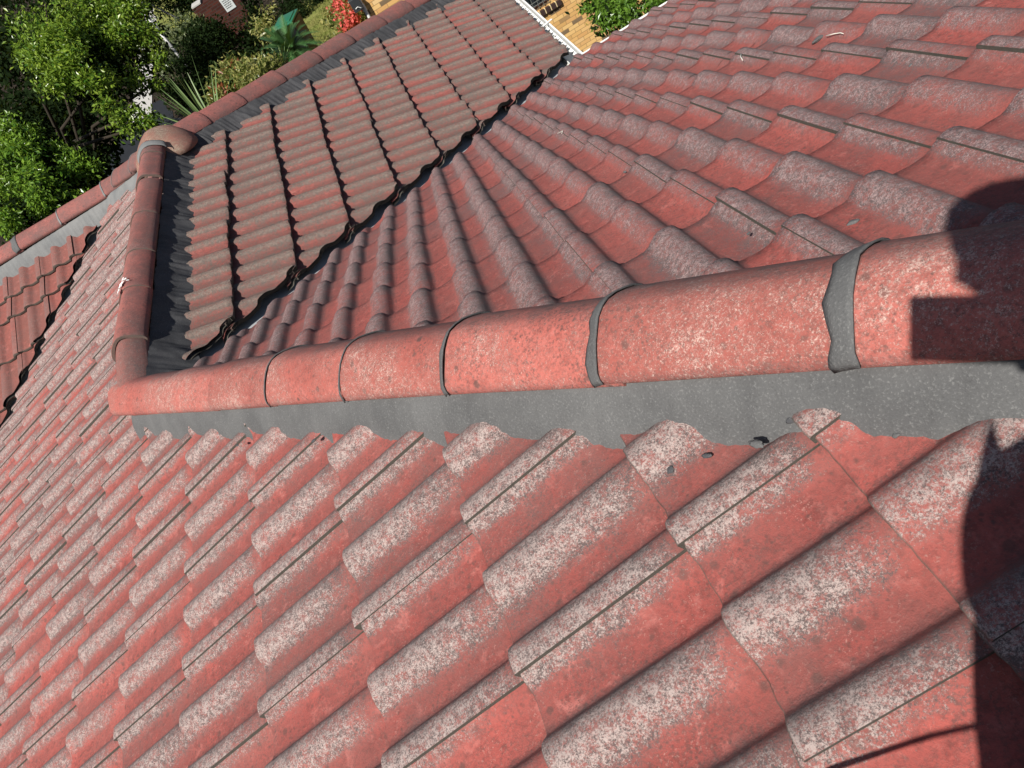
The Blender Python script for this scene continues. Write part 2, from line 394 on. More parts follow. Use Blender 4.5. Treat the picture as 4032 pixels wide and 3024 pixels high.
def collar(p0, T, width, lift, seed, capo, mat, over=.004, kmin=0, kmax=None, taper=0):
    """band of pointing trowelled round a cap joint, just below the lifted end"""
    T = T.normalized(); S = T.cross(Z).normalized(); Nn = S.cross(T).normalized()
    n = len(CAPP); V = []; Fc = []
    ks = list(range(kmin, kmax if kmax else n)); rows = 5
    for yi in range(rows):
        t = yi / (rows - 1)
        for k in ks:
            x, h = CAPP[k]
            w = width * (1 + .35 * noise.noise((k * .5, seed, yi * .1))) * (1 - taper * abs(k / (n - 1) - .1))
            y = -w + t * (w + .006) + .004 * noise.noise((k * .9, seed * 2, 3))
            hh = over * .5 + (lift + .0) * max(0, t) ** .7
            q = p0 + T * y + S * (x * (1.0 + .035 * t)) + Nn * (h + hh + .001 * noise.noise((k, yi, seed)))
            V.append(tuple(q))
    m = len(ks)
    for yi in range(rows - 1):
        for k in range(m - 1):
            a = yi * m + k; Fc.append((a, a + 1, a + m + 1, a + m))
    me = bpy.data.meshes.new('pointing_band'); me.from_pydata(V, [], Fc); me.update(); me.materials.append(mat)
    me.polygons.foreach_set('use_smooth', [True] * len(me.polygons))
    o = link(bpy.data.objects.new('pointing_band', me), capo)
    md = o.modifiers.new('s', 'SOLIDIFY'); md.thickness = .003; md.offset = 1
    return o

hT = Vector((1, -1, K)).normalized()            # H1 uphill
joints = [.055, .45, .84, 1.243, 1.632, 2.017, 2.405, 2.800, 3.19, 3.58, 3.97]
wband = [0, .004, .006, .008, .011, .014, .020, .030, .03, .03, .03]
cutJ1 = [(Vector((-.0, 0, 0)), Vector((-1, 1, 0)).normalized())]
c_ = cap(hT * -.30 + Vector((0, 0, .004)), hT, .40, .010, 40, house, wide=1.0, cut=[(Vector((-.195, 0, 0)), Vector((-1, 0, 0)).normalized()), (Vector((0, .16, 0)), Y)], label='mitred end cap where the long hip meets the wing ridge')
for i, t in enumerate(joints):
    w_, l_ = .42, (.006 if i < 3 else .011)
    o = cap(hT * t, hT, w_, l_, 50 + i, house, label={7: 'speckled cap half under the shadow of the photographer'}.get(i))
    if i > 2: collar(hT * t, hT, wband[i], l_, i, o, M['mortar'])
# H2 wing ridge
j2y = [.315 , .70, 1.03, 1.42, 1.85]
for i, y in enumerate([.0] + j2y + [2.17]):
    if i == 0:
        cap(Vector((-.066, -.05, -.030)), Vector((0, .4, .062)), .42, -.004, 70, house, wide=.86, cut=[(Vector((0, 0, 0)) + Vector((-1, -1, 0)).normalized() * .075, Vector((-1, -1, 0)).normalized())])
    else:
        cap(Vector((-.066, y, .042)), Y, .40 if i < 6 else .27, .007, 71 + i, house, wide=.88, label='red cap with a white bird splash on the wing ridge' if i == 2 else None)
# H3 hip down to the right from J2 ; uphill direction is towards J2
d3 = Vector((1, 1, -K)).normalized(); up3 = -d3
for i, t in enumerate([.27, .598, .995, 1.386, 1.77, 2.187, 2.568, 2.96, 3.35, 3.75, 4.0]):
    cap(J2 + d3 * t, up3, .42, .014, 90 + i, house)
# H4a hip down to the left from J2
d4 = Vector((-1, 1, -K)).normalized()
for i, t in enumerate([.50, .89]):
    o = cap(J2 + d4 * t, -d4, .34 if i == 0 else .42, .014, 110 + i, house)
    collar(J2 + d4 * t, -d4, .008, .012, 30 + i, o, M['mortar_light'])
# H4b wing ridge to the left of J3
for i, x in enumerate([.0, .40, .78, 1.17, 1.56, 1.95, 2.34, 2.73, 3.12, 3.5]):
    p = J3 + Vector((-x - .02, 0, .0))
    o = cap(p + Vector((-.02, 0, 0)), X, .40, .013, 120 + i, house, label='yellow lichen stained cap at the left end of the ridge' if i == 3 else None,
            mat=None)
    collar(p + Vector((-.02, 0, 0)), X, .010 if i != 2 else .05, .012, 50 + i, o, M['mortar_light'] if i != 2 else M['mortar'])
# apex cap over J2 : weathered pale hip-end piece
M['apex'] = tile_material('weathered_pale_cap', red=(.36, .13, .10), red2=(.27, .14, .09), pale=(.50, .43, .34), grey=(.24, .18, .11), wash=(.36, .22, .16), lich=.95, pal=.9, crest_bias=.1)
ap = empty('apex_cap', J2, 'x', 'x'); del ap['label']; del ap['category']; ap.parent = house
COL.objects.unlink(ap); bpy.data.objects.remove(ap)
bm = bmesh.new()
lay = bm.verts.layers.float_color.new('tilemask')
ring = 36; prof = [(0, .150), (.03, .147), (.06, .138), (.09, .124), (.12, .104), (.145, .078), (.162, .048), (.172, .014)]
rows = []
for r_, h_ in prof:
    row = []
    for k in range(ring if r_ else 1):
        a = 2 * math.pi * k / ring
        rr = r_ * (1 + .10 * math.cos(3 * a - math.pi / 2 * 3) * (r_ / .17)) * 1.12
        x_, y_ = rr * math.cos(a), rr * math.sin(a)
        # slopes of the roof beneath
        zz = min(0, -K * abs(x_) if y_ < 0 else min(-K * abs(x_) * .9, -K * y_))
        v = bm.verts.new((x_ * 1.12 - .045, L + y_ * 1.15 - .02, h_ + .038 + zz * .7)); v[lay] = (.5 + .4 * noise.noise((x_ * 9, y_ * 9, 0)), .5, 0, 1); row.append(v)
    rows.append(row)
for k in range(ring): bm.faces.new((rows[0][0], rows[1][k], rows[1][(k + 1) % ring]))
for a, b in zip(rows[1:], rows[2:]):
    for k in range(ring): bm.faces.new((a[k], b[k], b[(k + 1) % ring], a[(k + 1) % ring]))
collar(Vector((-.06, 2.27, .042)), Y, .03, .015, 66, house, M['mortar_light'], over=.012)
o = bm_obj('ridge_cap', bm, M['apex'], house, True, 50); o['label'] = 'pale weathered domed cap where ridge and two hips meet'
md = o.modifiers.new('s', 'SOLIDIFY'); md.thickness = .013

# ------------------------------------------------------------------ pointing mortar along the hips
def bedding(name, p0, T, length, side, dz, mat, seed, top=(.098, .050), out=(.19, -.012), amp=.012, step=.008, label=None, curve=2.0, lump=1.0, lobe=0, lobe_p=.15, lobe_ph=0):
    """sheet of mortar from under the cap edge down into the tiles. side: horizontal unit vector away from the hip;
       dz: fall of the roof plane per metre along side"""
    T = T.normalized(); n = int(length / step); V = []; Fc = []
    rows = 10
    for i in range(n + 1):
        t = i * step
        for r in range(rows):
            f = r / (rows - 1)
            d = top[0] + (out[0] - top[0]) * f
            h = top[1] + (out[1] - top[1]) * f ** curve
            e = amp * noise.noise((t * 9, seed, 0)) + amp * .6 * noise.noise((t * 31, seed, 1)) + amp * .9 * noise.noise((t * 62, seed, 2)) + amp * .5 * max(0, noise.noise((t * 150, seed, 7)))
            if lobe: e += lobe * (abs(math.sin((t - lobe_ph) * math.pi / lobe_p)) - .5)
            h += e * f - .0
            h += lump * (.004 * noise.noise((t * 9, f * 2, seed + 5)) + .0028 * noise.noise((t * 30, f * 4, seed)) + .001 * noise.noise((t * 90, f * 14, seed)))
            q = p0 + T * t + side * d; q = Vector((q.x, q.y, q.z - dz * d + h))
            V.append(tuple(q))
    for i in range(n):
        for r in range(rows - 1):
            a = i * rows + r; Fc.append((a, a + rows, a + rows + 1, a + 1))
    o = mesh_obj(name, V, Fc, mat, house, True)
    if label: o['label'] = label
    return o
s45 = K / math.sqrt(2)
bedding('mortar_bed', hT * -.02, hT, 4.4, Vector((-1, -1, 0)).normalized(), s45, M['mortar'], 1, top=(.078, .082), out=(.156, -.018), amp=.013, label='grey mortar band between the long hip caps and the near slope')
bedding('mortar_bed', hT * .0, hT, 4.4, Vector((1, 1, 0)).normalized(), s45, M['mortar'], 2, top=(.085, .05), out=(.125, .000), amp=.006, label='thin mortar line on the far side of the long hip')
bedding('mortar_bed', Vector((0, .02, 0)), Y, L - .05, X, K, M['mortar_dark'], 3, top=(.015, .090), out=(.150, -.018), amp=.012, lobe=.020, curve=1.0, lump=2.6, lobe_ph=.005, label='scalloped charcoal mortar along the wing ridge')
bedding('mortar_bed', Vector((0, .0, 0)), Y, L, -X, K, M['mortar'], 4, top=(.085, .04), out=(.125, .0), amp=.004)
bedding('mortar_bed', J2, d3, 4.1, Vector((1, -1, 0)).normalized(), s45, M['mortar_dark'], 5, top=(.095, .082), out=(.215, -.016), amp=.018, lobe=.020, lobe_p=.39, curve=1.2, lump=2.2, label='ragged charcoal mortar along the right hip')
bedding('mortar_bed', J2, d3, 4.1, Vector((-1, 1, 0)).normalized(), s45, M['mortar'], 6, top=(.085, .04), out=(.125, .0), amp=.004)
bedding('mortar_bed', J2, d4, MM * 1.5, Vector((-1, -1, 0)).normalized(), s45, M['mortar_light'], 7, top=(.082, .070), out=(.165, -.014), amp=.010, label='pale grey mortar beside the left hip')
bedding('mortar_bed', J2, d4, MM * 1.5, Vector((1, 1, 0)).normalized(), s45, M['mortar'], 8, top=(.085, .04), out=(.125, .0), amp=.004)
bedding('mortar_bed', J3 + Vector((.05, 0, 0)), -X, 4.4, -Y, K, M['mortar_light'], 9, top=(.082, .072), out=(.160, -.012), amp=.012, label='pale grey mortar below the far ridge')
bedding('mortar_bed', J3, -X, 4.4, Y, K, M['mortar'], 10, top=(.085, .04), out=(.125, .0), amp=.004)

# ------------------------------------------------------------------ valley trays, gutters, fascia, walls
def valley(p0, D, length, lab):
    D = D.normalized(); S = Vector((D.y, -D.x, 0)).normalized(); V = []; Fc = []
    pr = [(-.30, .10), (-.04, .012), (-.012, .004), (0, .012), (.012, .004), (.04, .012), (.30, .10)]
    n = 24
    for i in range(n + 1):
        for x, h in pr:
            q = p0 + D * (length * i / n) + S * x; V.append((q.x, q.y, q.z + h - .064 + .002 * noise.noise((i * .7, x * 9, 0))))
    m = len(pr)
    for i in range(n):
        for k in range(m - 1): a = i * m + k; Fc.append((a, a + 1, a + m + 1, a + m))
    o = mesh_obj('valley_tray', V, Fc, M['valley'], house); o['label'] = lab
valley(O, Vector((1, 1, -K)), 4.05, 'galvanised valley tray between the two right slopes')
valley(J3, Vector((-1, -1, -K)), 3.4, 'bright metal valley tray on the far left')
EX = 2.60; EZ = -K * EX
def gutter(p0, p1, side, label):
    """quad-profile gutter from p0 to p1, opening upwards; side = outward"""
    D = (p1 - p0).normalized(); V = []; Fc = []
    pr = [(-.004, .0), (-.004, -.085), (.085, -.095), (.112, -.07), (.112, -.006), (.120, .004), (.116, .012), (.104, .010), (.104, -.062), (.082, -.086), (.002, -.078), (.002, .0)]
    m = len(pr)
    for p in (p0, p1):
        for x, h in pr: V.append(tuple(p + side * x + Z * h))
    for k in range(m): Fc.append((k, (k + 1) % m, m + (k + 1) % m, m + k))
    Fc.append(tuple(range(m))); Fc.append(tuple(range(2 * m - 1, m - 1, -1)))
    o = mesh_obj('gutter', V, Fc, M['gutter'], house); o['label'] = label
    return o
g1 = gutter(Vector((EX - .04, EX + .035, EZ - .01)), Vector((EX - .04, L + EX, EZ - .01)), X, 'white gutter below the shaded brown-crested slope')
bm = bmesh.new()
r = random.Random(4)
for i in range(30):                      # torn edge of old sealant hanging on the lip
    y = EX + .06 + i * .075; w = r.uniform(.02, .05)
    vs = [bm.verts.new((EX + .045, y, EZ + .003)), bm.verts.new((EX + .045, y + .07, EZ + .003)), bm.verts.new((EX + .045 - w, y + .045, EZ - .004 - r.random() * .01)), bm.verts.new((EX + .045 - w * .5, y + .015, EZ - .006))]
    bm.faces.new(vs)
o = bm_obj('gutter_lining', bm, M['gutter'], g1)
md = o.modifiers.new('s', 'SOLIDIFY'); md.thickness = .003
for y in (EX + .75, EX + 1.55):
    bm = bmesh.new(); add_box(bm, (EX + .03, y, EZ + .012), (.16, .022, .004), Matrix.Rotation(rad(18), 3, 'Z'), .001); bm_obj('gutter_strap', bm, M['gutter'], g1)
g2 = gutter(Vector((EX + .06, EX - .08, EZ - .01)), Vector((7.5, EX - .08, EZ - .01)), Y, 'white gutter below the fanning slope')
gutter(Vector((-EX + .04, 1.35, EZ - .01)), Vector((-EX + .04, -5, EZ - .01)), -X, 'white gutter along the near slope eave')
gutter(Vector((EX, L + EX - .06, EZ - .01)), Vector((-6.4, L + EX - .06, EZ - .01)), Y, 'white gutter at the back of the house')
wl = NT('house_brick', .9, .2)
br = wl.n('ShaderNodeTexBrick'); br.inputs['Scale'].default_value = 1; br.inputs['Brick Width'].default_value = .24; br.inputs['Row Height'].default_value = .086
br.inputs['Mortar Size'].default_value = .006; br.inputs['Color1'].default_value = (.5, .32, .14, 1); br.inputs['Color2'].default_value = (.4, .24, .1, 1); br.inputs['Mortar'].default_value = (.3, .27, .22, 1)
cmb = wl.n('ShaderNodeCombineXYZ'); sp = wl.n('ShaderNodeSeparateXYZ'); wl.l(wl.pos, sp.inputs[0]); wl.l(wl.math('ADD', sp.outputs[0], sp.outputs[1]), cmb.inputs[0]); wl.l(sp.outputs[2], cmb.inputs[1]); wl.l(cmb.outputs[0], br.inputs[0])
M['housebrick'] = wl.color(br.outputs[0])
def poly_wall(pts, z0, z1, name='wall', mat=None, th=.2):
    bm = bmesh.new()
    for a, b in zip(pts, pts[1:]):
        a = Vector(a); b = Vector(b); d = (b - a); n = Vector((-d.y, d.x)).normalized() * th
        vs = [bm.verts.new((p.x, p.y, z)) for z in (z0, z1) for p in (a, b, b + n, a + n)]
        for f in ((0, 1, 2, 3), (7, 6, 5, 4), (0, 4, 5, 1), (1, 5, 6, 2), (2, 6, 7, 3), (3, 7, 4, 0)): bm.faces.new([vs[k] for k in f])
    return bm_obj(name, bm, mat or M['housebrick'], house)
E0 = EX - .45
poly_wall([(7.3, E0), (E0, E0), (E0, L + E0), (-6.2, L + E0)], GZ - 1.6, EZ - .12)
poly_wall([(-6.2, 1.2), (-E0, 1.2), (-E0, -4.8)], GZ - 1.6, EZ - .12)
bm = bmesh.new()
for a, b in (((EX - .05, EX, 0), (EX - .05, L + EX - .05, 0)), ((7.4, EX - .1, 0), (EX, EX - .1, 0)), ((EX - .05, L + EX - .07, 0), (-6.3, L + EX - .07, 0)), ((-EX + .05, 1.3, 0), (-EX + .05, -4.9, 0))):
    a = Vector(a); b = Vector(b); c = (a + b) / 2; d = b - a
    add_box(bm, (c.x, c.y, EZ - .13), (max(abs(d.x), .02), max(abs(d.y), .02), .20))
bm_obj('fascia', bm, M['fascia'], house)

# bird splash on the wing ridge
def capz(x):
    a = abs(x + .066) / .88
    xs_ = [p[0] for p in CAPP[7:]]; hs_ = [p[1] for p in CAPP[7:]]
    return .042 + float(np.interp(a, xs_, hs_))
bm = bmesh.new(); r = random.Random(8)
for cx, cy, rx, ry in ((-.082, .735, .020, .026), (-.060, .760, .010, .008), (-.098, .700, .010, .020), (-.075, .772, .008, .012), (-.045, .74, .009, .005)):
    def sv(x, y): return bm.verts.new((x, y, capz(x) + .013 * (1 - (y - .70) / .4) + .0045))
    c0 = sv(cx, cy); q_ = []
    for k in range(16):
        a = 2 * math.pi * k / 16; w = r.uniform(.45, 1.35); q_.append(sv(cx + rx * w * math.cos(a), cy + ry * w * math.sin(a)))
    for k in range(16): bm.faces.new((c0, q_[k], q_[(k + 1) % 16]))
splash = tag(bm_obj('bird_dropping', bm, M['white'], None), 'white splashed bird dropping on the wing ridge cap', 'bird dropping')
#--PART2--
# ------------------------------------------------------------------ ground
def at(u, v, D):
    """world point seen D metres away (used once to lay the garden out in metres)"""
    d = R0 * ((u - 2016) / 2931.7) + R1 * ((v - 1512) / 2931.7) + R2
    return EYE + d.normalized() * D
def gz(x, y): return GZ - 1.7 * min(1, max(0, (x - 2.2) / 3)) * (1 if y < 30 else max(0, (40 - y) / 10))
def sheet(name, x0, x1, y0, y1, st, mat, dz=0, amp=.0, shape=None):
    V = []; Fc = []; nx = int((x1 - x0) / st); ny = int((y1 - y0) / st)
    for j in range(ny + 1):
        for i in range(nx + 1):
            x = x0 + (x1 - x0) * i / nx; y = y0 + (y1 - y0) * j / ny
            V.append((x, y, gz(x, y) + dz + amp * noise.noise((x * .6, y * .6, 0))))
    for j in range(ny):
        for i in range(nx): a = j * (nx + 1) + i; Fc.append((a, a + 1, a + nx + 2, a + nx + 1))
    o = mesh_obj(name, V, Fc, mat, None, True); o['kind'] = 'structure'; return o
s = NT('soil_and_mulch', 1, .1)  # dark mulch; its tone also stands in for understory shade
c_ = s.mix(s.ramp(s.noise(1.2, 5, .7), [(.4, 0), (.6, 1)]), (.018, .014, .010), (.045, .034, .024))
c_ = s.mix(s.ramp(s.noise(35, 3, .7), [(.62, 0), (.72, .5)]), c_, (.16, .12, .08)); s.bump(s.noise(20, 5), .6, .05); M['mulch'] = s.color(c_)
s = NT('mown_lawn', 1, .1)
c_ = s.mix(s.ramp(s.noise(2.5, 5, .75), [(.35, 0), (.65, 1)]), (.20, .24, .055), (.36, .33, .12)); c_ = s.mix(s.ramp(s.noise(60, 3), [(.4, .6), (.6, 0)]), c_, (.10, .13, .03))
s.bump(s.noise(70, 4), .8, .04); M['lawn'] = s.color(c_)
s = NT('shade_tone_driveway', .95, .2); M['drive'] = s.color(s.mix(s.noise(3, 5), (.012, .014, .018), (.024, .026, .030)));  # near-black blue: the tree shade is put into the driveway colour
s = NT('pale_concrete', .9, .2); M['path'] = s.color(s.mix(s.noise(5, 6, .7), (.34, .33, .31), (.52, .50, .47)))
for nm_, mm_ in (('ground', 'mulch'),):
    V = []; xs = [-300, -120, -60, -40, -25, -15, -8, -3, 0, 1, 2.2, 3, 4, 5.2, 8, 14, 25, 60, 300]; ys = [-300, -60, -20, -5, 0, 5, 10, 15, 20, 25, 30, 33, 36, 40, 60, 120, 400]
    for y in ys:
        for x in xs: V.append((x, y, gz(x, y)))
    n_ = len(xs); F_ = [(j * n_ + i, j * n_ + i + 1, (j + 1) * n_ + i + 1, (j + 1) * n_ + i) for j in range(len(ys) - 1) for i in range(n_ - 1)]
    o = mesh_obj('ground', V, F_, M['mulch']); o['kind'] = 'structure'
def patch(name, pts, mat, dz):
    c0 = Vector((sum(p[0] for p in pts) / len(pts), sum(p[1] for p in pts) / len(pts), 0)); V = [(c0.x, c0.y, GZ + dz)]
    for a, b in zip(pts, pts[1:] + pts[:1]):
        for k in range(6):
            t = k / 6; x = a[0] + (b[0] - a[0]) * t; y = a[1] + (b[1] - a[1]) * t
            w = .18 * noise.noise((x * 1.3, y * 1.3, 4)); V.append((x + w, y + w, GZ + dz))
    o = mesh_obj(name, V, [(0, i, i + 1 if i + 1 < len(V) else 1) for i in range(1, len(V))], mat); o['kind'] = 'structure'; return o
patch('lawn', [(-.95, 26), (-.9, 22.9), (-1.0, 19), (1.4, 14), (2.1, 16), (1.7, 20), (1.0, 24), (.6, 28)], M['lawn'], .02)
patch('lawn', [(-6.3, 31.2), (-3.4, 29.8), (-3.0, 33), (-3.2, 40), (-7.5, 46), (-7.4, 36)], M['lawn'], .02)
patch('driveway', [(-8.3, 13), (-2.5, 9), (-3.4, 17), (-5.2, 21.5), (-6.1, 25), (-7.5, 25.5), (-8.5, 21)], M['drive'], .012)
patch('path', [(-7.55, 24.4), (-6.55, 23.4), (-6.6, 27.5), (-6.7, 33), (-7.3, 38), (-8.2, 38), (-7.55, 31)], M['path'], .024)
rg = random.Random(77); V = []; F_ = []; vals = []
for (x0, x1, y0, y1, n_) in ((-1.0, 1.5, 15.5, 25.5, 26000), (-6.4, -3.2, 31, 39, 9000)):
    for _ in range(n_):
        x = rg.uniform(x0, x1); y = rg.uniform(y0, y1)
        if noise.noise((x * .9, y * .9, 2)) < -.25: continue
        a = rg.uniform(0, 6.28); h = rg.uniform(.03, .10); w = .012; b = len(V); l_ = rg.gauss(0, .03)
        V += [(x - w * math.cos(a), y - w * math.sin(a), GZ + .01), (x + w * math.cos(a), y + w * math.sin(a), GZ + .01), (x + l_, y + rg.gauss(0, .03), GZ + h)]; F_.append((b, b + 1, b + 2)); vals += [rg.random()] * 3
M['grass'] = leaf_material('grass_blades', (.16, .22, .04), (.40, .40, .14), .6, .2) if 'leaf_material' in globals() else M['lawn']
o = mesh_obj('grass', V, F_, M['lawn']); tag(o, 'sunlit yellow-green grass of the garden lawn beyond the hip', 'grass'); o['kind'] = 'stuff'

# ------------------------------------------------------------------ foliage
def leaf_material(name, a, b, rough=.45, trans=.35):
    s = NT(name, rough, .5 if rough < .8 else .05); r = s.n('ShaderNodeAttribute', attribute_name='leaf').outputs['Fac']
    s.b.inputs['Base Color'].default_value = (*a, 1)
    colr = s.mix(r, a, b); s.l(colr, s.b.inputs['Base Color'])
    tr = s.n('ShaderNodeBsdfTranslucent'); s.l(s.mix(.5, colr, (.35, .5, .05)), tr.inputs[0]); mx = s.n('ShaderNodeMixShader'); mx.inputs[0].default_value = trans
    out = s.t.nodes['Material Output']; s.l(s.b.outputs[0], mx.inputs[1]); s.l(tr.outputs[0], mx.inputs[2]); s.l(mx.outputs[0], out.inputs[0]); return s.m
M['leafA'] = leaf_material('camphor_leaves', (.035, .12, .010), (.29, .39, .045), .32)
M['leafB'] = leaf_material('mid_green_leaves', (.03, .11, .012), (.24, .38, .04), .3)
M['leafD'] = leaf_material('shade_tone_leaves', (.004, .009, .003), (.014, .026, .007), .9, .05)  # near-black leaf colour that carries deep shade itself
M['leafP'] = leaf_material('photinia_leaves', (.05, .10, .015), (.42, .38, .13), .35)
M['leafR'] = leaf_material('red_leaves', (.22, .04, .02), (.40, .12, .06), .4)
M['leafS'] = leaf_material('silver_green_leaves', (.10, .13, .06), (.24, .28, .14), .5)
M['leafG'] = leaf_material('bright_green_leaves', (.05, .13, .010), (.17, .30, .04), .3)
M['flower'] = leaf_material('coral_red_flowers', (.52, .045, .05), (.75, .16, .13), .6, .25)
M['cycad'] = leaf_material('cycad_fronds', (.025, .075, .02), (.07, .16, .05), .35, .1)
M['agave'] = leaf_material('sword_leaves', (.07, .14, .04), (.20, .27, .10), .45, .1)
M['bark'] = plain('tree_bark', (.035, .028, .02), .95, .2, .4, 12)
def leaves(name, clumps, n, size, mat, parent, seed, aspect=.45, droop=.3, shell=.55, tight=.42):
    """clumps: (centre, radius vector) ; leaf-sized folded blades gathered into sprigs in the outer part of each clump"""
    rnd = np.random.default_rng(seed); P = []; F = []; val = []
    vols = [max(r) ** 2 for c, r in clumps]; tot = sum(vols)
    for (c, r), vol in zip(clumps, vols):
        k = int(n * vol / tot); ns = max(4, k // 9)
        d = rnd.normal(size=(ns, 3)); d /= np.linalg.norm(d, axis=1)[:, None]
        rr = (shell + (1 - shell) * rnd.random(ns)) * (1 + .22 * np.sin(d[:, 0] * 5 + seed) * np.cos(d[:, 1] * 4 + d[:, 2] * 5))
        m_ = max(3, ns // 26)
        sub = rnd.normal(size=(m_, 3)); sub /= np.linalg.norm(sub, axis=1)[:, None]; sub *= (.35 + .65 * rnd.random(m_) ** .5)[:, None]
        pick = rnd.integers(0, m_, ns)
        sprig = np.array(c) + (sub[pick] * (1 - tight) + d * rr[:, None] * tight) * np.array(r)
        for q, dd in zip(sprig, d):
            tone = rnd.random() * .5 + .25
            for _ in range(9):
                p = q + rnd.normal(size=3) * size * .9
                ax = dd * .7 + rnd.normal(size=3) * .75 + np.array([0, 0, -droop]); ax /= np.linalg.norm(ax)
                nn = rnd.normal(size=3) * .6 + dd * .4 + np.array([0, 0, .9]); sd = np.cross(ax, nn); sd /= (np.linalg.norm(sd) + 1e-6); up = np.cross(sd, ax)
                s_ = size * (.65 + .7 * rnd.random()); b = len(P)
                P += [p, p + ax * s_ * .5 + sd * s_ * aspect * .5 + up * s_ * .08, p + ax * s_, p + ax * s_ * .5 - sd * s_ * aspect * .5 + up * s_ * .08]
                F += [(b, b + 1, b + 2), (b, b + 2, b + 3)]; v = min(1, max(0, tone + rnd.normal() * .18)); val += [v] * 4
    me = bpy.data.meshes.new(name); me.from_pydata([tuple(p) for p in P], [], F); me.update(); me.materials.append(mat)
    a = me.attributes.new('leaf', 'FLOAT', 'POINT'); a.data.foreach_set('value', val)
    return link(bpy.data.objects.new(name, me), parent)
def tree(label, base, clumps, n, size, mat, seed, cat='tree', name='garden_tree', trunk=.16, group=None, inner=None, **kw):
    b = Vector(base); t = empty(name, b, label, cat, group)
    rel = [(tuple(Vector(c) - b), r) for c, r in clumps]
    leaves('crown', rel, n, size, mat, t, seed, **kw)
    if inner: leaves('gap_shade_foliage', [(tuple(Vector(c) + (Vector(c) + b - EYE).normalized() * .9 * max(r) / .6), tuple(x * 1.35 for x in r)) for c, r in rel], inner, size * 1.3, M['leafD'], t, seed + 1, shell=.1, aspect=.6, tight=.9)  # dark leaves added behind each clump, painting shade into the gaps
    bm = bmesh.new(); cen = sum((Vector(c) for c, r in rel), Vector()) / len(rel)
    fork = cen * .45; fork.z = max(.15, cen.z * .5)
    tube(bm, [(0, 0, -.2), fork * .5 + Vector((.05, .03, 0)), fork], [trunk, trunk * .8, trunk * .65], 10)
    for c, r in rel[::3]:
        c = Vector(c); mid = fork.lerp(c, .5) + Vector((0, 0, .1 * c.length)); 
        tube(bm, [fork, mid, c, c + Vector((r[0] * .3, r[1] * .2, r[2] * .5))], [trunk * .22, trunk * .14, trunk * .09, trunk * .04], 6)
    bm_obj('trunk', bm, M['bark'], t, True)
    return t
def cl(u, v, D, r, rz=None): return (tuple(at(u, v, D)), (r, r, rz or r * .8))
# the big bright-leaved tree that reaches over the driveway
T1 = [cl(190, 110, 14.0, .75, .6), cl(120, 200, 13.6, .5), cl(250, 210, 13.4, .55), cl(470, 80, 14.5, .8, .6), cl(400, 170, 14, .6), cl(520, 150, 14, .5), cl(360, 30, 14.6, .6),
      cl(220, 320, 13.2, .40), cl(180, 340, 13.0, .22), cl(360, 350, 13, .36), cl(420, 280, 13.4, .36), cl(530, 300, 13.6, .25), cl(600, 330, 13.6, .2), cl(620, 235, 14, .22),
      cl(440, 410, 12.8, .28), cl(480, 470, 12.5, .26), cl(560, 465, 12.5, .20), cl(600, 475, 12.4, .13), cl(520, 510, 12.4, .12), cl(280, 250, 13.3, .45)]
SHADE = [cl(400, 1000, 10.4, .9), cl(540, 930, 11.0, .9), cl(640, 850, 12.0, .7), cl(680, 1000, 9.8, .9)]  # crown clumps added unseen behind the roof to shade the driveway
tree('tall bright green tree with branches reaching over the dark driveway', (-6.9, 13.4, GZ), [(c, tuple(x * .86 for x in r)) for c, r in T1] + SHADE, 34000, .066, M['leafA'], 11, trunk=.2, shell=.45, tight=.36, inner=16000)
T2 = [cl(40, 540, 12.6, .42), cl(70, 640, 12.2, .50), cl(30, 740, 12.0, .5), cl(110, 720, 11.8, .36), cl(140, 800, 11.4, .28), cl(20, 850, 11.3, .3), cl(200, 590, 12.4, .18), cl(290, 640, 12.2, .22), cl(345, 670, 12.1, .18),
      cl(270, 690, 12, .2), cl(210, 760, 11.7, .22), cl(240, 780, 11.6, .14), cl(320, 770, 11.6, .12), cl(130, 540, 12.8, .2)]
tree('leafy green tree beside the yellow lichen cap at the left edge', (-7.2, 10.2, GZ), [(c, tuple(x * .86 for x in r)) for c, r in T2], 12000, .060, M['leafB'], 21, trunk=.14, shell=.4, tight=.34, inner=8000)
# dark bushes added behind them, with shade put into the leaf colour
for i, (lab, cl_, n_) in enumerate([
    ('dark bush with painted-in shade under the tall tree at the left edge', [cl(60, 420, 17, 1.3), cl(200, 470, 18, 1.5), cl(60, 250, 19, 1.4), cl(330, 560, 18, 1.1)], 7000),
    ('dark bush with painted-in shade behind the leafy tree near the lichen cap', [cl(150, 640, 15.5, 1.0), cl(260, 560, 16, 1.1), cl(330, 720, 15, .8)], 5000),
    ('black-green bush with painted-in shade at the far top left corner', [cl(20, 60, 24, 2.2), cl(300, 120, 24, 2.0), cl(520, 210, 22, 1.3), cl(330, 330, 20, 1.5)], 8000)]):
    b_ = at(*[(150, 480, 18), (240, 640, 16), (300, 150, 24)][i]); tree(lab, (b_.x, b_.y, GZ), cl_, n_, .12, M['leafD'], 31 + i, 'bush', 'shade_tone_bush', .08, shell=.1, aspect=.6)
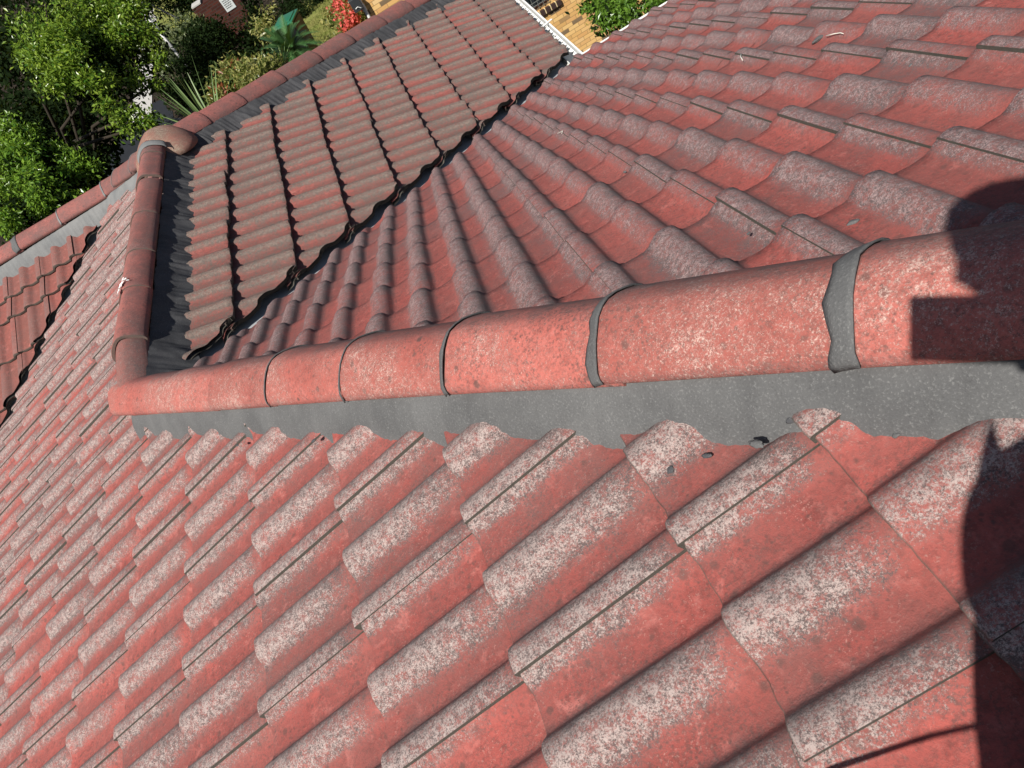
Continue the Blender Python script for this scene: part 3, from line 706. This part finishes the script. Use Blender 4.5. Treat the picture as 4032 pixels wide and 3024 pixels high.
# shrubs around the garden
tree('silvery green shrub below the white bent handrail', tuple(at(640, 230, 27))[:2] + (GZ,), [cl(640, 150, 29, .8), cl(720, 130, 29, .7), cl(790, 120, 29, .6), cl(660, 230, 28, .7), cl(600, 210, 28, .4)], 7000, .10, M['leafS'], 41, 'shrub', 'garden_shrub', .06, shell=.3)
tree('large shrub with painted-in deep shade between the lawn and the cycad', tuple(at(900, 280, 23))[:2] + (GZ,), [cl(760, 260, 24, 1.2), cl(870, 180, 25, 1.3), cl(960, 260, 24, 1.1), cl(860, 360, 22.5, 1.0), cl(1010, 150, 25, 1.0), cl(730, 340, 23, .9)], 14000, .11, M['leafD'], 42, 'shrub', 'garden_shrub', .09, shell=.1, aspect=.55)
ph = tree('small photinia with red tips in the shade above the cycad', tuple(at(1020, 180, 23.5))[:2] + (GZ,), [cl(1010, 120, 22.3, .35), cl(1050, 140, 22, .22), cl(1030, 70, 23, .45), cl(1060, 90, 23.5, .3)], 420, .11, M['leafP'], 43, 'shrub', 'photinia_shrub', .04, shell=.3)
ph = tree('cream and red tipped photinia just beyond the right hip caps', tuple(at(950, 350, 14.5))[:2] + (GZ,), [cl(950, 305, 13.2, .42), cl(1020, 290, 13.2, .36), cl(1080, 300, 13.2, .3), cl(900, 350, 13, .28), cl(980, 350, 12.8, .5), cl(860, 390, 12.6, .2)], 8000, .07, M['leafP'], 44, 'shrub', 'photinia_shrub', .05, shell=.3, droop=-.3, inner=2500)
b_ = ph.location; leaves('red_foliage', [(tuple(Vector(c) - b_), r) for c, r in [cl(900, 300, 13.1, .12), cl(870, 385, 12.6, .12), cl(940, 270, 13.3, .1)]], 260, .09, M['leafR'], ph, 46, droop=-.5)
fl = tree('shrub covered in coral red flowers beside the yellow brick wall', (-.1, 17.4, GZ), [cl(1350, 30, 19, .5), cl(1330, 75, 18.4, .35), cl(1400, 70, 18, .5), cl(1370, 110, 17.5, .3), cl(1420, 40, 18.5, .4)], 5000, .085, M['leafP'], 47, 'flowering shrub', 'flowering_shrub', .05, shell=.3)
b_ = fl.location; leaves('flowers', [(tuple(Vector(c) - b_), r) for c, r in [cl(1355, 10, 18.4, .26), cl(1355, 45, 18.2, .22), cl(1370, 70, 17.8, .24), cl(1375, 90, 17.4, .2), cl(1362, 115, 17.2, .12), cl(1330, 50, 18, .08), cl(1412, 45, 18, .10), cl(1395, 75, 17.6, .1)]], 1500, .07, M['flower'], fl, 48, aspect=.8)
tree('dark hedge along the top of the picture left of the flowering shrub', (-1.6, 27.5, GZ), [cl(1220, 20, 28, 1.0), cl(1130, 20, 29, 1.0), cl(1180, 60, 27.5, .5)], 4200, .10, M['leafD'], 49, 'hedge', 'garden_hedge', .06, shell=.2)
tree('dark tree over the letterbox pillar at the top edge', (-6.2, 36, GZ), [cl(660, -20, 34, 1.6), cl(720, 10, 33, .8), cl(570, -10, 33, 1.2), cl(960, 30, 30, .9), cl(1010, 50, 29, .8)], 6000, .12, M['leafD'], 50, 'tree', 'garden_tree', .12, shell=.2)
tree('bright green bush hanging over the yellow brick wall', (6.6, 11.6, gz(6.6, 11.6)), [cl(2400, 15, 13.9, .28), cl(2480, 30, 13.6, .26), cl(2425, 70, 13.5, .12), cl(2375, 50, 13.7, .12), cl(2378, 100, 13.4, .07), cl(2495, 75, 13.3, .10), cl(2330, 5, 14.0, .14), cl(2600, 0, 13.6, .22), cl(2575, 25, 13.4, .10), cl(2380, 80, 13.5, .08)],
     3600, .085, M['leafG'], 51, 'bush', 'climbing_bush', .06, shell=.3, aspect=.36, droop=.5, inner=1200)

# cycad, sword-leaved plant
def rosette(label, cat, name, base, n, length, width, mat, seed, lift=(.2, 1.3), pinnate=True):
    rnd = random.Random(seed); t = empty(name, base, label, cat)
    for gi in range(n):
        a = 2 * math.pi * gi * .381966; el = lift[0] + (lift[1] - lift[0]) * (1 - gi / n); l_ = length * rnd.uniform(.85, 1.1)
        V = []; F = []; vals = []
        d = Vector((math.cos(a) * math.cos(el), math.sin(a) * math.cos(el), math.sin(el))); side = Vector((-math.sin(a), math.cos(a), 0))
        seg = 16 if pinnate else 6
        pts = []
        for k in range(seg + 1):
            t_ = k / seg; p = d * l_ * t_; p.z -= (l_ * .55 * t_ ** 2.2 * math.cos(el) if pinnate else l_ * .12 * t_ ** 2); pts.append(p)
        if pinnate:
            for k in range(1, seg):
                t_ = k / seg; w = width * math.sin(math.pi * min(1, t_ * .9 + .12)) ** .6
                dd = (pts[k + 1] - pts[k - 1]).normalized()
                for sg in (-1, 1):
                    for off in (0, .5):
                        b0 = pts[k].lerp(pts[k + 1], off); tip = b0 + side * sg * w + dd * w * .75 + Vector((0, 0, w * .25)); b = len(V)
                        V += [b0, b0 + dd * .022, tip]; F.append((b, b + 1, b + 2)); vals += [rnd.random()] * 3
            for k in range(seg):
                b = len(V); V += [pts[k] - side * .01, pts[k] + side * .01, pts[k + 1] + side * .008, pts[k + 1] - side * .008]; F.append((b, b + 1, b + 2, b + 3)); vals += [.9] * 4
        else:
            for k in range(seg):
                w0 = width * (1 - k / seg) ** .6; w1 = width * max(.02, (1 - (k + 1) / seg)) ** .6; b = len(V); v_ = Vector((0, 0, .35))
                V += [pts[k] - side * w0 + v_ * w0, pts[k], pts[k] + side * w0 + v_ * w0, pts[k + 1] + side * w1 + v_ * w1, pts[k + 1], pts[k + 1] - side * w1 + v_ * w1]
                F += [(b, b + 1, b + 4, b + 5), (b + 1, b + 2, b + 3, b + 4)]; vals += [.3 + .5 * rnd.random()] * 6
        o = mesh_obj('frond' if pinnate else 'leaf', [tuple(v) for v in V], F, mat, t)
        a_ = o.data.attributes.new('leaf', 'FLOAT', 'POINT'); a_.data.foreach_set('value', vals)
    bm = bmesh.new(); h = base[2] - GZ
    tube(bm, [(0, 0, -h - .05), (0, 0, -h * .4), (0, 0, .04)], [.16, .15, .10], 12); bm_obj('trunk', bm, M['bark'], t, True)
    return t
p = at(1150, 205, 20.5)
rosette('dark green cycad with arching feathery fronds beyond the right hip', 'cycad', 'cycad_palm', tuple(p), 64, .95, .15, M['cycad'], 1, lift=(.0, 1.2))
p = at(880, 560, 10.6)
rosette('sword-leaved plant poking up beyond the hip caps', 'plant', 'sword_plant', (p.x, p.y, p.z), 26, 1.1, .020, M['agave'], 2, lift=(.7, 1.5), pinnate=False)
p = at(1120, 255, 17.5)
rosette('small strappy plant between the cycad and the photinia', 'plant', 'strappy_plant', tuple(p), 22, .5, .022, M['agave'], 3, lift=(.3, 1.3), pinnate=False)

# ------------------------------------------------------------------ neighbour's brick house
WY = 13.0
nb = empty('brick_house', (4.5, WY, GZ), 'neighbouring yellow brick house wall with a barred window', 'house')
nb.location = (0, 0, 0)
s = NT('yellow_brick', .9, .2)
sp = s.n('ShaderNodeSeparateXYZ'); s.l(s.pos, sp.inputs[0]); cmb = s.n('ShaderNodeCombineXYZ'); s.l(s.math('ADD', sp.outputs[0], s.math('MULTIPLY', sp.outputs[1], 1)), cmb.inputs[0]); s.l(sp.outputs[2], cmb.inputs[1])
def brick(c1, c2, mo, ms=.0045):
    b = s.n('ShaderNodeTexBrick'); s.l(cmb.outputs[0], b.inputs[0]); b.inputs['Scale'].default_value = 1; b.inputs['Brick Width'].default_value = .235; b.inputs['Row Height'].default_value = .082
    b.inputs['Mortar Size'].default_value = ms; b.inputs['Mortar Smooth'].default_value = .3; b.inputs['Color1'].default_value = (c1,) * 3 + (1,); b.inputs['Color2'].default_value = (c2,) * 3 + (1,); b.inputs['Mortar'].default_value = (mo,) * 3 + (1,); b.offset = .5
    return b
b = brick(0, 1, .5)
tone = s.ramp(b.outputs['Color'], [(.0, (.17, .12, .075)), (.04, (.20, .14, .08)), (.05, (.56, .33, .12)), (.3, (.66, .40, .15)), (.6, (.70, .46, .19)), (.85, (.60, .34, .13)), (1, (.72, .50, .24))])
tone = s.mix(s.ramp(s.noise(14, 4, .7), [(.62, 0), (.72, .55)]), tone, (.30, .15, .07))
tone = s.mix(s.math('MULTIPLY', b.outputs['Fac'], .9), tone, (.24, .15, .07))
s.bump(s.math('SUBTRACT', 1.0, b.outputs['Fac']), .6, .006); M['ybrick'] = s.color(tone)
def wallbox(name, x0, x1, y0, y1, z0, z1, mat, parent, bev=0):
    bm = bmesh.new(); add_box(bm, ((x0 + x1) / 2, (y0 + y1) / 2, (z0 + z1) / 2), (x1 - x0, y1 - y0, z1 - z0), None, bev); return bm_obj(name, bm, mat, parent)
def onwall(u, v, y=WY):
    d = R0 * ((u - 2016) / 2931.7) + R1 * ((v - 1512) / 2931.7) + R2; return EYE + d * ((y - EYE.y) / d.y)
a = onwall(1432, 50); x_left = a.x
ww = onwall(2110, 65); wr = onwall(2193, 10)
zs = (ww.z + wr.z) / 2
wx1 = wr.x + .02; wx0 = wx1 - 1.5; wz0 = zs + .09; wz1 = wz0 + 1.2
for (x0, x1, z0, z1) in ((x_left, wx0, -8, -1.9), (wx1, 12, -8, -1.9), (wx0, wx1, -8, wz0), (wx0, wx1, wz1, -1.9)):
    wallbox('wall', x0, x1, WY, WY + .25, z0, z1, M['ybrick'], nb)
wallbox('wall', x_left, x_left + .25, WY + .252, WY + 8, -8, -1.9, M['ybrick'], nb)
win = wallbox('window', wx0 + .05, wx1 - .05, WY + .12, WY + .14, wz0 + .05, wz1 - .05, M['cardark'], nb)
bm = bmesh.new()
for (x0, x1, z0, z1) in ((wx0, wx1, wz0, wz0 + .05), (wx0, wx1, wz1 - .05, wz1), (wx0, wx0 + .05, wz0 + .05, wz1 - .05), (wx1 - .05, wx1, wz0 + .05, wz1 - .05), ((wx0 + wx1) / 2 - .03, (wx0 + wx1) / 2 + .03, wz0 + .05, wz1 - .05)):
    add_box(bm, ((x0 + x1) / 2, WY + .11, (z0 + z1) / 2), (x1 - x0, .06, z1 - z0))
bm_obj('frame', bm, plain('brown_frame', (.09, .045, .035), .5), win)
bm = bmesh.new(); x_ = wx0 + .12
while x_ < wx1 - .05: tube(bm, [(x_, WY - .03, wz0 + .02), (x_, WY - .03, wz1)], .008, 6); x_ += .11
for zz_ in (wz0 + .10, wz0 + .17, wz1 - .1): tube(bm, [(wx0, WY - .03, zz_), (wx1, WY - .03, zz_)], .009, 6)
bm_obj('security_bars', bm, plain('grey_bars', (.10, .11, .10), .5), win)
sill = plain('brown_sill_brick', (.045, .026, .022), .6); jn = plain('cream_joint', (.62, .50, .28), .9)
bm = bmesh.new(); bm2 = bmesh.new(); add_box(bm2, ((wx0 + wx1) / 2 - .01, WY - .005, zs), (wx1 - wx0 + .08, .085, .105)); x_ = wx0 - .05
while x_ < wx1 + .02:
    add_box(bm, (x_ + .055, WY - .01, zs), (.1, .10, .11), None, .003); x_ += .125
so_ = bm_obj('sill', bm, sill, win); bm_obj('mortar_joint', bm2, jn, so_)
dp = onwall(1418, 15); dq = onwall(1459, 76)
bm = bmesh.new(); px_ = dq.x + .0
tube(bm, [(px_, WY - .04, -2.0), (px_, WY - .04, -6.0)], .032, 10); tube(bm, [(px_, WY - .04, dp.z - .02), (px_, WY - .04, dp.z - .14)], .043, 10)
bm_obj('downpipe', bm, M['gutter'], nb, True, 40)
mb = onwall(1398, 18, WY - .12)
bm = bmesh.new(); add_box(bm, (mb.x + .02, WY - .11, mb.z), (.20, .16, .24), None, .012); mbx = bm_obj('meter_box', bm, plain('dark_grey_box', (.035, .038, .042), .45), nb)
bm = bmesh.new(); tube(bm, [(mb.x - .03, WY - .195, mb.z - .05), (mb.x + .02, WY - .21, mb.z - .03), (mb.x + .07, WY - .20, mb.z - .08)], .008, 6); bm_obj('hasp', bm, M['gutter'], mbx)
wallbox('roof', x_left - .5, 12.4, WY - .02 + .0, WY + 8, -1.88, -1.7, M['fascia'], nb)

# ------------------------------------------------------------------ letterbox pillar, bin, handrail, hose
pc = at(850, 30, 29.5)
lp = empty('letterbox_pillar', (0, 0, 0), 'dark red brick pillar with a small white notice plate at the top edge', 'letterbox')
s2 = NT('dark_red_brick', .9, .2); b2 = s2.n('ShaderNodeTexBrick'); sp2 = s2.n('ShaderNodeSeparateXYZ'); s2.l(s2.pos, sp2.inputs[0]); cm2 = s2.n('ShaderNodeCombineXYZ'); s2.l(s2.math('ADD', sp2.outputs[0], sp2.outputs[1]), cm2.inputs[0]); s2.l(sp2.outputs[2], cm2.inputs[1]); s2.l(cm2.outputs[0], b2.inputs[0])
b2.inputs['Scale'].default_value = 1; b2.inputs['Brick Width'].default_value = .24; b2.inputs['Row Height'].default_value = .086; b2.inputs['Mortar Size'].default_value = .008
b2.inputs['Color1'].default_value = (.045, .014, .010, 1); b2.inputs['Color2'].default_value = (.08, .024, .016, 1); b2.inputs['Mortar'].default_value = (.05, .04, .035, 1); M['rbrick'] = s2.color(b2.outputs[0])
bm = bmesh.new(); add_box(bm, (pc.x + .1, pc.y, (GZ + pc.z + .35) / 2), (1.5, .5, pc.z + .35 - GZ)); bm_obj('pillar', bm, M['rbrick'], lp)
bm = bmesh.new(); add_box(bm, (pc.x - .45, pc.y - .02, pc.z + .40), (.35, .45, .06), None, .01); bm_obj('coping', bm, M['path'], lp)
nd = bmesh.new(); q = at(897, 20, 29.0); add_box(nd, (q.x, pc.y - .265, q.z), (.36, .02, .42), None, .004); pl = bm_obj('notice_plate', nd, plain('white_plate', (.55, .58, .58), .5, .4, .05), lp)
bm = bmesh.new(); rr_ = random.Random(3)
for k in range(5):
    x_ = -.13
    while x_ < .10:
        w_ = rr_.uniform(.02, .06); add_box(bm, (q.x + x_ + w_ / 2, pc.y - .278, q.z + .13 - k * .06), (w_, .004, .022)); x_ += w_ + .018
bm_obj('lettering', bm, M['black'], pl)
bp = at(1150, 120, 22.0)
wb = empty('wheelie_bin', (bp.x, bp.y, GZ), 'black wheelie bin with a green lid beside the cycad', 'wheelie bin')
zt = bp.z - GZ + .25; 
bm = bmesh.new(); vs = []
for z_, w_, d_ in ((.08, .22, .26), (zt, .30, .36)): vs.append([bm.verts.new((sx * w_, sy * d_, z_)) for sx, sy in ((-1, -1), (1, -1), (1, 1), (-1, 1))])
bm.faces.new(vs[0][::-1]); bm.faces.new(vs[1])
for k in range(4): bm.faces.new((vs[0][k], vs[0][(k + 1) % 4], vs[1][(k + 1) % 4], vs[1][k]))
bmesh.ops.bevel(bm, geom=bm.edges[:], offset=.03, segments=3, affect='EDGES'); bb = bm_obj('bin_body', bm, M['black'], wb, True, 40)
bm = bmesh.new(); add_box(bm, (0, 0, zt + .03), (.62, .76, .05), None, .02); add_box(bm, (0, .0, zt + .065), (.46, .58, .03), None, .012); lid = bm_obj('lid', bm, plain('green_plastic', (.02, .13, .07), .4), wb, True, 40)
bm = bmesh.new(); tube(bm, [(-.22, .42, zt - .02), (.22, .42, zt - .02)], .016, 8); bm_obj('handle', bm, M['black'], wb, True)
for sx in (-1, 1):
    bm = bmesh.new(); tube(bm, [(sx * .20, .25, .1), (sx * .26, .25, .1)], .1, 18); bm_obj('wheel', bm, M['black'], wb, True, 40)
bm = bmesh.new(); add_box(bm, (.1, -.325, zt - .16), (.26, .012, .12), Matrix.Rotation(rad(6), 3, 'X')); bm_obj('sticker', bm, plain('pink_sticker', (.45, .10, .18), .6), bb)
wb.rotation_euler[2] = rad(-20)
p0, p1, p2 = at(562, 8, 28.2), at(556, 30, 28), at(604, 96, 27.2)
t = tag(bm_obj('handrail', (lambda b_: (tube(b_, [p0, p1, p2, p2 + Vector((.0, .0, -1.6))], .055, 10), b_)[1])(bmesh.new()), M['gutter'], None, True), 'white bent metal handrail beside the garden path', 'handrail')
g0 = at(600, 20, 30); g1_ = at(655, 50, 29.5); g2_ = at(712, 76, 29)
tag(bm_obj('black_cable', (lambda b_: (tube(b_, [g0, g1_, g2_], .022, 6), b_)[1])(bmesh.new()), M['black'], None, True), 'thin black cable slanting above the far lawn', 'cable')

# ------------------------------------------------------------------ the photographer, kneeling on the roof behind the lens
eX = (R0 - SUN * R0.dot(SUN)).normalized(); eY = (R1 - SUN * R1.dot(SUN)); eY = (eY - eX * eY.dot(eX)).normalized()
def Q(a, b, s_): return EYE + eX * a + eY * b + SUN * s_
skin = plain('skin', (.42, .24, .17), .5, .4, .05); cloth = plain('navy_work_shirt', (.04, .05, .09), .9, .2); trouser = plain('grey_work_trousers', (.08, .08, .085), .9, .2); hairm = plain('dark_hair', (.03, .02, .015), .7)
def skinned(name, pts, edges, radii, mat, parent, root=0, sub=2):
    me = bpy.data.meshes.new(name); me.from_pydata([tuple(p) for p in pts], edges, []); o = link(bpy.data.objects.new(name, me), parent); me.materials.append(mat)
    md = o.modifiers.new('skin', 'SKIN'); md.use_smooth_shade = True
    for i, r in enumerate(radii): 
        rv = r if isinstance(r, tuple) else (r, r); me.skin_vertices[0].data[i].radius = rv
    for i in range(len(pts)): me.skin_vertices[0].data[i].use_root = (i == root)
    s_ = o.modifiers.new('sub', 'SUBSURF'); s_.levels = sub; s_.render_levels = sub
    return o
per = empty('person', (1.43, -3.0, .53), 'person in a navy shirt kneeling on the roof and holding up a phone', 'person')
B0 = Vector(per.location)
def pp(*l): return [Vector(v) - B0 for v in l]
roof_z = lambda x, y: K * x if x + y < 0 else -K * y
head = Q(.112, -.082, .30); chin = head + Vector((-.0, .02, -.12)); neck = head + Vector((.02, -.09, -.16))
chest = Vector((1.60, -2.90, 1.46)); belly = Vector((1.55, -2.97, 1.22)); pelvis = Vector((1.50, -3.03, 1.0))
sh_l = Q(.112, .185, .17); sh_r = sh_l + Vector((.34, -.03, .0)); el_l = Q(.106, .40, .0); ha_l = Q(.115, .56, -.13)
ph_c = EYE - R2 * .016 + R0 * .055 + R1 * .018
ha_r = EYE + R0 * .150 + R1 * .02 - R2 * .055; el_r = Vector((1.93, -2.83, 1.30))
kn_l = Vector((1.36, -2.72, 0)); kn_l.z = roof_z(kn_l.x, kn_l.y) + .085; kn_r = Vector((1.66, -2.78, 0)); kn_r.z = roof_z(1.66, -2.78) + .085
an_l = Vector((1.38, -3.14, 0)); an_l.z = roof_z(1.38, -3.14) + .09; an_r = Vector((1.66, -3.18, 0)); an_r.z = roof_z(1.66, -3.18) + .09
to_l = an_l + Vector((0, -.16, 0)); to_l.z = roof_z(to_l.x, to_l.y) + .07; to_r = an_r + Vector((0, -.16, 0)); to_r.z = roof_z(to_r.x, to_r.y) + .07
crown = head + Vector((0, -.01, .05))
body_pts = pp(pelvis, belly, chest, neck, head + Vector((0, -.02, -.02)), crown, sh_l, el_l, ha_l, sh_r, el_r, ha_r, pelvis + Vector((-.09, .02, -.05)), kn_l, an_l, to_l, pelvis + Vector((.10, .02, -.05)), kn_r, an_r, to_r)
ed = [(0, 1), (1, 2), (2, 3), (3, 4), (4, 5), (2, 6), (6, 7), (7, 8), (2, 9), (9, 10), (10, 11), (0, 12), (12, 13), (13, 14), (14, 15), (0, 16), (16, 17), (17, 18), (18, 19)]
rd = [.14, .13, .15, .055, .088, .084, .062, .045, .028, .062, .045, .028, .095, .065, .042, .032, .095, .065, .042, .032]
body = skinned('body', body_pts, ed, rd, skin, per)
skinned('shirt', pp(belly + Vector((0, 0, -.1)), belly, chest, chest + Vector((0, .0, .13)), sh_l, sh_l.lerp(el_l, .6), sh_r, sh_r.lerp(el_r, .6), Q(.185, .160, .17)), [(0, 1), (1, 2), (2, 3), (2, 8), (8, 4), (4, 5), (2, 6), (6, 7)], [.155, .148, .165, .10, .073, .062, .073, .062, .085], cloth, per)
skinned('trousers', pp(pelvis + Vector((0, 0, .06)), pelvis, body_pts[12] + B0, kn_l, an_l, body_pts[16] + B0, kn_r, an_r), [(0, 1), (1, 2), (2, 3), (3, 4), (1, 5), (5, 6), (6, 7)], [.15, .155, .108, .078, .055, .108, .078, .055], trouser, per)
bm = bmesh.new()
bmesh.ops.create_uvsphere(bm, u_segments=20, v_segments=12, radius=.108)
for v in bm.verts:
    v.co = Vector((v.co.x * .93, v.co.y * 1.06, v.co.z * 1.05)) * (1 + .03 * noise.noise(v.co * 25))
bmesh.ops.bisect_plane(bm, geom=bm.verts[:] + bm.edges[:] + bm.faces[:], plane_co=(0, .02, -.01), plane_no=(0, .75, -.66), clear_outer=True)
for v in bm.verts: v.co += crown - B0 + Vector((0, -.012, -.01))
bm_obj('hair', bm, hairm, per, True)
# face: eyes, nose, mouth, ears (looking at the phone)
fd_ = (ph_c - head).normalized(); rt = fd_.cross(Z).normalized(); upf = rt.cross(fd_)
bm = bmesh.new(); hc = head - B0 + Vector((0, -.01, .0))
for sx in (-1, 1):
    m_ = Matrix.Translation(hc + fd_ * .074 + rt * .03 * sx + upf * .012); bmesh.ops.create_uvsphere(bm, u_segments=10, v_segments=8, radius=.012, matrix=m_)
bm_obj('eyes', bm, plain('eye_white', (.5, .5, .5), .3), per, True)
bm = bmesh.new(); tube(bm, [hc + fd_ * .075 + upf * .015, hc + fd_ * .092 - upf * .012, hc + fd_ * .078 - upf * .022], [.008, .014, .010], 8)
for sx in (-1, 1): tube(bm, [hc + rt * .078 * sx + upf * .02, hc + rt * .088 * sx, hc + rt * .078 * sx - upf * .025], [.008, .012, .008], 8)
bm_obj('nose_and_ears', bm, skin, per, True)
bm = bmesh.new(); tube(bm, [hc + fd_ * .078 - upf * .040 - rt * .022, hc + fd_ * .084 - upf * .042, hc + fd_ * .078 - upf * .040 + rt * .022], .005, 8); bm_obj('mouth', bm, plain('lips', (.35, .12, .10), .5), per, True)
# right hand round the end of the phone, left hand hanging
def hand(parent, wrist, palm, fingers, name):
    pts = [wrist, wrist.lerp(palm, .5), palm]; eds = [(0, 1), (1, 2)]; rads = [.026, .030, .030]
    o = skinned(name, pp(*pts), eds, rads, skin, parent, 0, 1)
    for chain, r in fingers:
        skinned('finger', pp(*chain), [(i, i + 1) for i in range(len(chain) - 1)], [r, r * .95, r * .9, r * .75][:len(chain)], skin, o, 0, 1).parent = o
    return o
palm_r = EYE + R0 * .142 + R1 * .020 - R2 * .040
fr = []
for k, (o_, ln) in enumerate(((-.030, .95), (-.008, 1.05), (.014, 1.0), (.036, .8))):
    b_ = palm_r + R1 * o_ + R0 * .0; fr.append(([b_ - R0 * .0, b_ - R0 * .018 + R2 * .024, b_ - R0 * .035 * ln + R2 * .030, b_ - R0 * .055 * ln + R2 * .030], .0085))
fr.append(([palm_r - R1 * .035 - R2 * .01, palm_r - R1 * .04 - R0 * .02 - R2 * .008, palm_r - R0 * .045 - R1 * .03 - R2 * .002], .0105))
hand(per, ha_r + R0 * .03 - R2 * .03, palm_r, fr, 'hand')
fl_ = []
pl_ = ha_l + Vector((.0, .03, -.07))
for k, ln in enumerate((.9, 1.05, 1.0, .8)):
    b_ = pl_ + Vector((-.03 + .02 * k, .01, -.02)); fl_.append(([b_, b_ + Vector((0, .012, -.035 * ln)), b_ + Vector((0, .008, -.06 * ln)), b_ + Vector((0, -.004, -.078 * ln))], .0085))
fl_.append(([pl_ + Vector((.03, .02, .01)), pl_ + Vector((.05, .035, -.02)), pl_ + Vector((.05, .04, -.05))], .010))
hand(per, ha_l, pl_, fl_, 'hand')
# phone in the hand
bm = bmesh.new()
rot = Matrix((R0, R1, R2)).transposed().to_3x3() if False else Matrix(((R0.x, R1.x, R2.x), (R0.y, R1.y, R2.y), (R0.z, R1.z, R2.z)))
add_box(bm, ph_c, (.148, .074, .009), rot, .003)
phn = tag(bm_obj('phone', bm, M['black'], None, True, 40), 'black phone held sideways by the kneeling person', 'phone')
bm = bmesh.new(); add_box(bm, ph_c - R2 * .0052, (.138, .066, .001), rot); bm_obj('screen', bm, M['cardark'], phn)
rp = [Q(.095, .402, -.02), Q(.03, .436, -.30), Q(-.056, .486, -.55), Q(-.20, .585, -.70), Q(-.30, .66, -.735)]
tag(bm_obj('safety_cord', (lambda b_: (tube(b_, rp, .0035, 6), b_)[1])(bmesh.new()), M['black'], None, True), 'thin dark cord trailing from the kneeling person down the tiles', 'cord')

# ------------------------------------------------------------------ crumbs of mortar and twigs lying on the tiles
def crumb(p, n, size, label, seed, name='mortar_crumb', mat=None, cat='mortar crumb', el=1.0, group=None):
    bm = bmesh.new(); bmesh.ops.create_icosphere(bm, subdivisions=3, radius=1)
    q = n.to_track_quat('Z', 'Y').to_matrix(); r = random.Random(seed); ang = Matrix.Rotation(r.uniform(0, 3), 3, 'Z')
    for v in bm.verts:
        d = 1 + .35 * noise.noise(v.co * 1.3 + Vector((seed, 0, 0))) + .2 * noise.noise(v.co * 4 + Vector((seed, 3, 0)))
        v.co = q @ (ang @ Vector((v.co.x * size * el * d, v.co.y * size * .7 * d, v.co.z * size * .45 * d)))
    o = bm_obj(name, bm, mat or M['mortar'], None, True); o.location = Vector(p) + n * size * .25
    return tag(o, label, cat, group)
CR = [((2.686, -.46, .184), NCv, .026, 'elongated dark mortar lump on the fanning slope near a white twig', 1, 2.0, .006),
      ((2.059, -1.611, .611), NCv, .015, 'oval mortar pebble in a pan just above the long hip caps', 2, 1.2, .004),
      ((2.552, -1.079, .413), NCv, .013, 'small grey pebble in a red pan near the upper right', 3, 1.4, .004),
      ((1.944, -1.457, .554), NCv, .008, 'tiny grey crumb beside the lap line above the long hip', 4, 1.3, .012),
      ((1.948, -.621, .243), NCv, .010, 'tiny dark crumb in the middle of the fanning slope', 5, 1.3, .004),
      ((1.587, -1.86, .602), NAv, .014, 'round mortar lump with a crack shadow below the mortar band', 6, 1.0, .006),
      ((1.641, -1.883, .622), NAv, .010, 'upright grey mortar fleck right of the round lump', 7, 1.5, .006),
      ((1.708, -1.936, .647), NAv, .014, 'flat smear of mortar on the pale roll below the band', 8, 1.4, .03),
      ((1.836, -2.036, .694), NAv, .008, 'small mortar crumb nearest to the shadow of the photographer', 9, 1.1, .008),
      ((1.793, -2.048, .678), NAv, .008, 'small mortar crumb on the red pan beside a lap edge', 10, 1.2, .006),
      ((1.767, -1.936, .669), NAv, .020, 'crumbly mortar clump at the edge of the mortar band', 11, 1.3, .02),
      ((.881, -1.111, .34), NAv, .012, 'dark mortar chip halfway along the hip band', 12, 1.2, .03),
      ((.568, -.82, .224), NAv, .010, 'small dark chip near the lower end of the hip band', 13, 1.2, .03)]
for p, n_, sz, lab, sd, el, up_ in CR: crumb(Vector(p) + n_ * (up_ - .004), n_, sz * .55, lab, sd, el=el, mat=M['mortar_dark'] if sd in (6, 7, 11, 12, 13) else M['mortar'])
twig = plain('bleached_twig', (.70, .68, .60), .8)
for pts, lab in (([(2.69, -.50, .205), (2.700, -.525, .214), (2.706, -.55, .222), (2.700, -.575, .231)], 'short curved white twig beside the elongated lump'),
                 ([(1.955, .362, -.105), (1.975, .335, -.092), (1.962, .315, -.088)], 'tiny hooked white twig lower on the fanning slope'),
                 ([(2.575, -.150, .088), (2.560, -.175, .092), (2.545, -.22, .104)], 'thin straight white twig near the upper edge rolls')):
    pts = [Vector(p) + NCv * .006 for p in pts]
    tag(bm_obj('white_twig', (lambda b_: (tube(b_, pts, [.0016] * (len(pts) - 1) + [.0008], 6), b_)[1])(bmesh.new()), twig, None, True), lab, 'twig')
